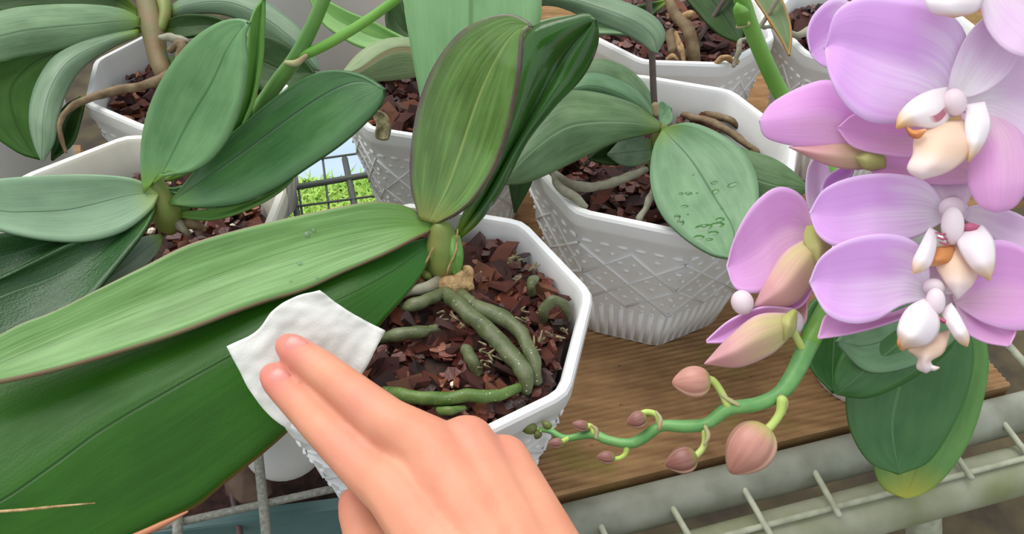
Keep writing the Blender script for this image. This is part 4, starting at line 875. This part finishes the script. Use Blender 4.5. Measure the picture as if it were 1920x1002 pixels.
PT(f4, 'lip', 'lip', [(1738, 634), (1702, 652), (1722, 672), (1720, 690), (1736, 698)], [(1782, 620), (1768, 660), (1744, 676), (1748, 690), (1736, 698)], [.314, .308, .306, .306], cup=-.004, thick=.001)
PT(f4, 'lip_tendril', 'lobe2', [(1742, 684), (1752, 688), (1760, 690)], [(1742, 694), (1752, 694), (1760, 690)], [.306, .305, .305], cup=-.001, thick=.0008, n=8, mm=6)
PT(f4, 'lip_lobe', 'lobe2', [(1732, 562), (1702, 580), (1685, 615), (1690, 655)], [(1748, 572), (1760, 610), (1742, 642), (1690, 655)], [.313, .306, .302, .304], cup=-.007, thick=.0012)
PT(f4, 'lip_lobe', 'lobe2', [(1764, 585), (1780, 615), (1798, 640), (1812, 648)], [(1784, 570), (1804, 605), (1815, 632), (1812, 648)], [.313, .308, .305, .306], cup=-.003, thick=.0012)
PT(f4, 'lip_callus', 'lipo', [(1684, 624), (1683, 645), (1692, 656)], [(1700, 640), (1706, 650), (1692, 656)], [.303, .302, .303], cup=-.001, thick=.001)
PT(f4, 'lip_mark', 'red', [(1756, 590), (1770, 600), (1782, 592)], [(1758, 598), (1772, 606), (1782, 592)], [.31, .309, .31], cup=-.001, thick=.0006)
COLM(f4, 1754, 566, 26, 17, .311, (.0, 1)); COLM(f4, 1752, 540, 18, 20, .318, (0, 1))
# F5, flower turned away to the left
f5 = flower(1530, 450, .345)
PT(f5, 'sepal', 'petalp', [(1526, 430), (1512, 370), (1514, 320), (1530, 290)], [(1548, 420), (1558, 360), (1554, 315), (1530, 290)], [.345, .345, .347])
PT(f5, 'petal', 'petal', [(1535, 395), (1545, 340), (1575, 316), (1601, 308)], [(1545, 400), (1575, 355), (1598, 328), (1601, 308)], [.342, .340, .341])
PT(f5, 'petal', 'petal2', [(1525, 430), (1512, 380), (1485, 355), (1450, 354), (1410, 388), (1378, 445), (1363, 500)], [(1530, 450), (1480, 490), (1445, 540), (1410, 550), (1378, 540), (1363, 500)], [.342, .338, .335, .336, .34], cup=.005, n=32, mm=16)
PT(f5, 'sepal', 'petals', [(1530, 440), (1475, 470), (1440, 520), (1414, 576)], [(1545, 455), (1535, 510), (1490, 568), (1414, 580)], [.338, .334, .332, .334], cup=-.006, mm=14)
PT(f5, 'sepal', 'petaly', [(1512, 425), (1508, 455), (1535, 505)], [(1535, 420), (1560, 455), (1535, 505)], [.336, .333, .333], cup=-.004)
PT(f5, 'sepal', 'sep', [(1530, 500), (1490, 548), (1440, 576), (1420, 580)], [(1534, 520), (1505, 572), (1460, 584), (1420, 580)], [.336, .335, .335])
# F6, half open flower
f6 = flower(1478, 605, .335)
PT(f6, 'petal', 'petals', [(1470, 590), (1480, 560), (1512, 548)], [(1475, 625), (1510, 605), (1512, 548)], [.338, .338, .34])
PT(f6, 'petal', 'petal2', [(1485, 578), (1430, 576), (1370, 600), (1325, 638)], [(1485, 600), (1420, 612), (1370, 640), (1325, 644)], [.332, .33, .328, .33])
PT(f6, 'sepal', 'petals', [(1488, 588), (1420, 592), (1365, 635), (1322, 682)], [(1480, 632), (1445, 664), (1385, 688), (1322, 682)], [.33, .325, .323, .326], cup=-.006, mm=14)
PT(f6, 'sepal', 'petaly', [(1488, 580), (1466, 600), (1470, 640)], [(1494, 584), (1490, 620), (1470, 640)], [.328, .326, .328], cup=-.003)
COLM(f6, 1392, 568, 24, 21, .33, (.3, 1))
stem('pedicel', J, MT['pedi'], [(1478, 590, .334), (1492, 630, .334), (1510, 662, .336)], [16, 14, 16], 12, 8)
stem('pedicel', J, MT['pedi'], [(1535, 470, .346), (1560, 500, .35), (1575, 520, .352)], [14, 14, 14], 10, 8)

# ================================================================== BELOW THE RACK: teal planter, dish, stems
q = Z(470, 950, -.10)
pl = empty('teal_planter', (q.x, q.y, -.26), 'teal plastic trough planter under the wire rack', 'planter')
def trough(cx, cy, lx, ly, z0, z1, t, rot, mat, parent, name):
    V_, F_2 = [], []
    for (ex, z) in ((0, z0), (.012, z1), (.016, z1), (.016, z1 - .012), (.0165, z1 - .001), (.012 - t, z1 + .001), (-t, z0 + t)):
        for sx, sy in ((-1, -1), (1, -1), (1, 1), (-1, 1)):
            x, y = sx * (lx + ex), sy * (ly + ex); V_.append((cx + x * math.cos(rot) - y * math.sin(rot), cy + x * math.sin(rot) + y * math.cos(rot), z))
    for i in range(6):
        for k in range(4): a = i * 4 + k; b = i * 4 + (k + 1) % 4; F_2.append((a, b, b + 4, a + 4))
    F_2 += [(3, 2, 1, 0), (24, 25, 26, 27)]
    return fixn(meshobj(name, V_, F_2, mat, parent, False))
prx, pry = q.x + .01, q.y + .068
trough(prx, pry, .13, .06, -.26, -.10, .004, .16, MT['teal'], pl, 'planter_body')
slab('soil', [(prx + a * math.cos(.16) - b * math.sin(.16), pry + a * math.sin(.16) + b * math.cos(.16)) for a, b in ((-.135, -.065), (.135, -.065), (.135, .065), (-.135, .065))], -.125, .1, MT['soil'], pl)
q2 = Z(532, 822, -.07)
dish = blob('white_dish', None, MT['smooth'], Vector((q2.x, q2.y, -.075)), Vector((0, 0, .018)), .027, .027, 0, 32, 14, 0); tag(dish, 'smooth white rounded dish seen below the big leaf', 'dish')
q3 = Z(460, 905, -.10)
dl = blade('dead_leaf', None, MT['deadl'] if 'deadl' in MT else MT['dry'], [(420, 895), (455, 878), (500, 885), (510, 925)], [(425, 930), (455, 945), (490, 940), (510, 925)], [.560, .550, .553, .558], cup=-.012, thick=.001)
dl.data.materials[0] = plain('withered_leaf', (124, 100, 84), .8, var=(92, 72, 60), scale=60, bump=.3); tag(dl, 'withered grey-brown leaf in the teal planter', 'leaf')
ms = stem('plant_stem', None, plain('mauve_stem', (98, 78, 78), .6), [(432, 900, .56), (440, 950, .55), (452, 1015, .54)], [14, 12, 13], 12, 8); tag(ms, 'thin mauve stem rising from the teal planter', 'stem')

# ================================================================== HAND AND WIPE
def wipe():
    a, b, c, d = (425, 650), (600, 545), (722, 620), (562, 818)   # left, top, right, bottom corners
    N = 34; V_, F_2, U_ = [], [], []
    lb = catmull([(425, 650, 0), (446, 690, 0), (470, 735, 0), (508, 782, 0), (562, 818, 0)], N); rt = catmull([(600, 545, 0), (640, 575, 0), (682, 600, 0), (722, 620, 0)], N)
    tp = catmull([(425, 650, 0), (480, 622, 0), (512, 582, 0), (555, 556, 0), (600, 545, 0)], N); bt = catmull([(562, 818, 0), (620, 780, 0), (680, 700, 0), (722, 620, 0)], N)
    for i in range(N):
        s = i / (N - 1)      # along left->bottom
        for j in range(N):
            t = j / (N - 1)
            p = (1 - t) * lb[i] + t * rt[i] + (1 - s) * tp[j] + s * bt[j] - ((1 - s) * (1 - t) * lb[0] + (1 - s) * t * rt[0] + s * (1 - t) * lb[-1] + s * t * rt[-1])
            dd = .3385 + .009 * t + .003 * s + .0022 * noise.noise((s * 3.2, t * 3.2, 1)) + .0007 * noise.noise((s * 11, t * 11, 5)) + .004 * math.exp(-((s - .5) ** 2 + (t - .25) ** 2) * 12) * 0
            dd -= .005 * max(0, t - .55) * (1 - s)
            V_.append(P(p.x, p.y, dd)); U_.append((s, t))
    for i in range(N - 1):
        for j in range(N - 1): k = i * N + j; F_2.append((k, k + 1, k + N + 1, k + N))
    o = meshobj('wet_wipe', V_, F_2, MT['tissue'], None, True, U_); md = o.modifiers.new('thick', 'SOLIDIFY'); md.thickness = .0009; md.offset = 0
    return tag(o, 'white wet wipe pressed on the leaf under two fingers', 'wipe')
wipe()
def hand():
    bm = bmesh.new()
    def chain(pts, flat=1.0):
        for (x0, y0, d0, r0), (x1, y1, d1, r1_) in zip(pts, pts[1:]):
            A_, B_ = P(x0, y0, d0), P(x1, y1, d1); n_ = max(2, int((B_ - A_).length / (min(r0, r1_) * .28)))
            for i in range(n_ + 1):
                t = i / n_; r = r0 + (r1_ - r0) * t
                bmesh.ops.create_icosphere(bm, subdivisions=2, radius=r, matrix=Matrix.Translation(A_.lerp(B_, t)))
    # middle, index, ring, little finger, thumb: tip -> joints -> knuckle -> wrist
    chain([(541, 650, .331, .0056), (552, 658, .329, .0066), (600, 690, .324, .0074), (636, 718, .318, .0078), (675, 751, .312, .0086), (732, 795, .305, .0093), (805, 838, .301, .0112), (985, 1130, .272, .0155)])
    chain([(512, 705, .331, .0056), (522, 716, .329, .0067), (573, 766, .324, .0079), (606, 800, .318, .0084), (641, 834, .312, .0090), (692, 883, .305, .0100), (742, 918, .299, .0118), (920, 1150, .270, .016)])
    chain([(850, 905, .328, .0060), (812, 862, .330, .0070), (802, 842, .328, .0078), (835, 834, .318, .0086), (876, 834, .305, .0110), (1020, 1130, .272, .015)])
    chain([(910, 930, .328, .0056), (885, 895, .328, .0066), (885, 876, .326, .0074), (915, 866, .318, .0080), (945, 864, .307, .0098), (1070, 1120, .274, .0136)])
    chain([(664, 944, .328, .0066), (672, 962, .327, .0080), (692, 1018, .322, .0093), (765, 1110, .300, .0118), (900, 1190, .278, .016)])
    chain([(760, 960, .304, .0103), (860, 1080, .288, .0148), (990, 1170, .274, .0185)])
    chain([(840, 900, .308, .0103), (930, 1060, .288, .015)]); chain([(905, 900, .310, .0103), (1000, 1080, .288, .014)])
    chain([(985, 1130, .272, .0195), (1060, 1260, .256, .0225), (1240, 1560, .220, .029)]); chain([(930, 1150, .272, .0168), (1010, 1290, .254, .0205), (1190, 1580, .220, .027)])
    me = bpy.data.meshes.new('person'); bm.to_mesh(me); bm.free()
    o = bpy.data.objects.new('person', me); COL.objects.link(o)
    md = o.modifiers.new('r', 'REMESH'); md.mode = 'VOXEL'; md.voxel_size = .0011
    m2 = o.modifiers.new('s', 'SMOOTH'); m2.factor = .5; m2.iterations = 14
    dg = bpy.context.evaluated_depsgraph_get(); me2 = bpy.data.meshes.new_from_object(o.evaluated_get(dg)); o.modifiers.clear(); o.data = me2; me2.name = 'person'
    # knuckle creases and the redness of fingertips as a colour attribute of the skin
    tips = [P(541, 648, .328), P(512, 705, .328), P(660, 940, .335)]; kn = [P(*k) for k in ((675, 751, .304), (641, 834, .304), (880, 800, .298), (948, 830, .30))]
    ca = me2.color_attributes.new('flush', 'FLOAT_COLOR', 'POINT')
    for v in me2.vertices:
        f = max([math.exp(-((v.co - t).length / .011) ** 2) for t in tips] + [.35 * math.exp(-((v.co - t).length / .009) ** 2) for t in kn]); ca.data[v.index].color = (f, f, f, 1)
    me2.shade_smooth(); me2.materials.clear()
    k = NT('skin'); at = k.n('ShaderNodeAttribute', _attribute_name='flush'); ob = k.coord('Object')
    col = k.mix(k.ramp(k.noise(ob, 70, 4), [(.35, 0.0), (.7, 1.0)]), srgb(216, 150, 120), srgb(208, 138, 110))
    col = k.mix(at.outputs['Fac'], col, srgb(212, 124, 112))
    k.bump(k.noise(ob, 900, 3), .12, .0006)
    k.p(Base__Color=col, Roughness=.5, Specular__IOR__Level=.35, Subsurface__Weight=.25, Subsurface__Radius=(1.0, .35, .2), Subsurface__Scale=.004)
    me2.materials.append(k.m)
    tag(o, 'bare right hand reaching in from below, two fingers on the wipe', 'hand')
    def nail(x, y, d, ax, L_, W_):
        a = (RT * ax[0] - UP * ax[1]).normalized(); sd_ = FW.cross(a).normalized(); c = P(x, y, d); V_, F_2 = [], []
        for i in range(9):
            for j in range(7):
                u_, v_ = i / 8 * 2 - 1, j / 6 * 2 - 1; wv = math.sqrt(max(.05, 1 - max(0, abs(u_) - .35) ** 2 * 1.6))
                V_.append(c + a * (u_ * L_) + sd_ * (v_ * W_ * wv) + FW * (.0022 * v_ * v_ + .0016 * (max(0, u_)) ** 2))
        for i in range(8):
            for j in range(6): q_ = i * 7 + j; F_2.append((q_, q_ + 1, q_ + 8, q_ + 7))
        n_ = meshobj('fingernail', V_, F_2, MT['nail'], None, True); n_.parent = o; md_ = n_.modifiers.new('t', 'SOLIDIFY'); md_.thickness = .0006
    nail(553, 655, .3222, (-.85, -.5), .0050, .0043); nail(523, 716, .3222, (-.72, -.68), .0048, .0043)
hand()
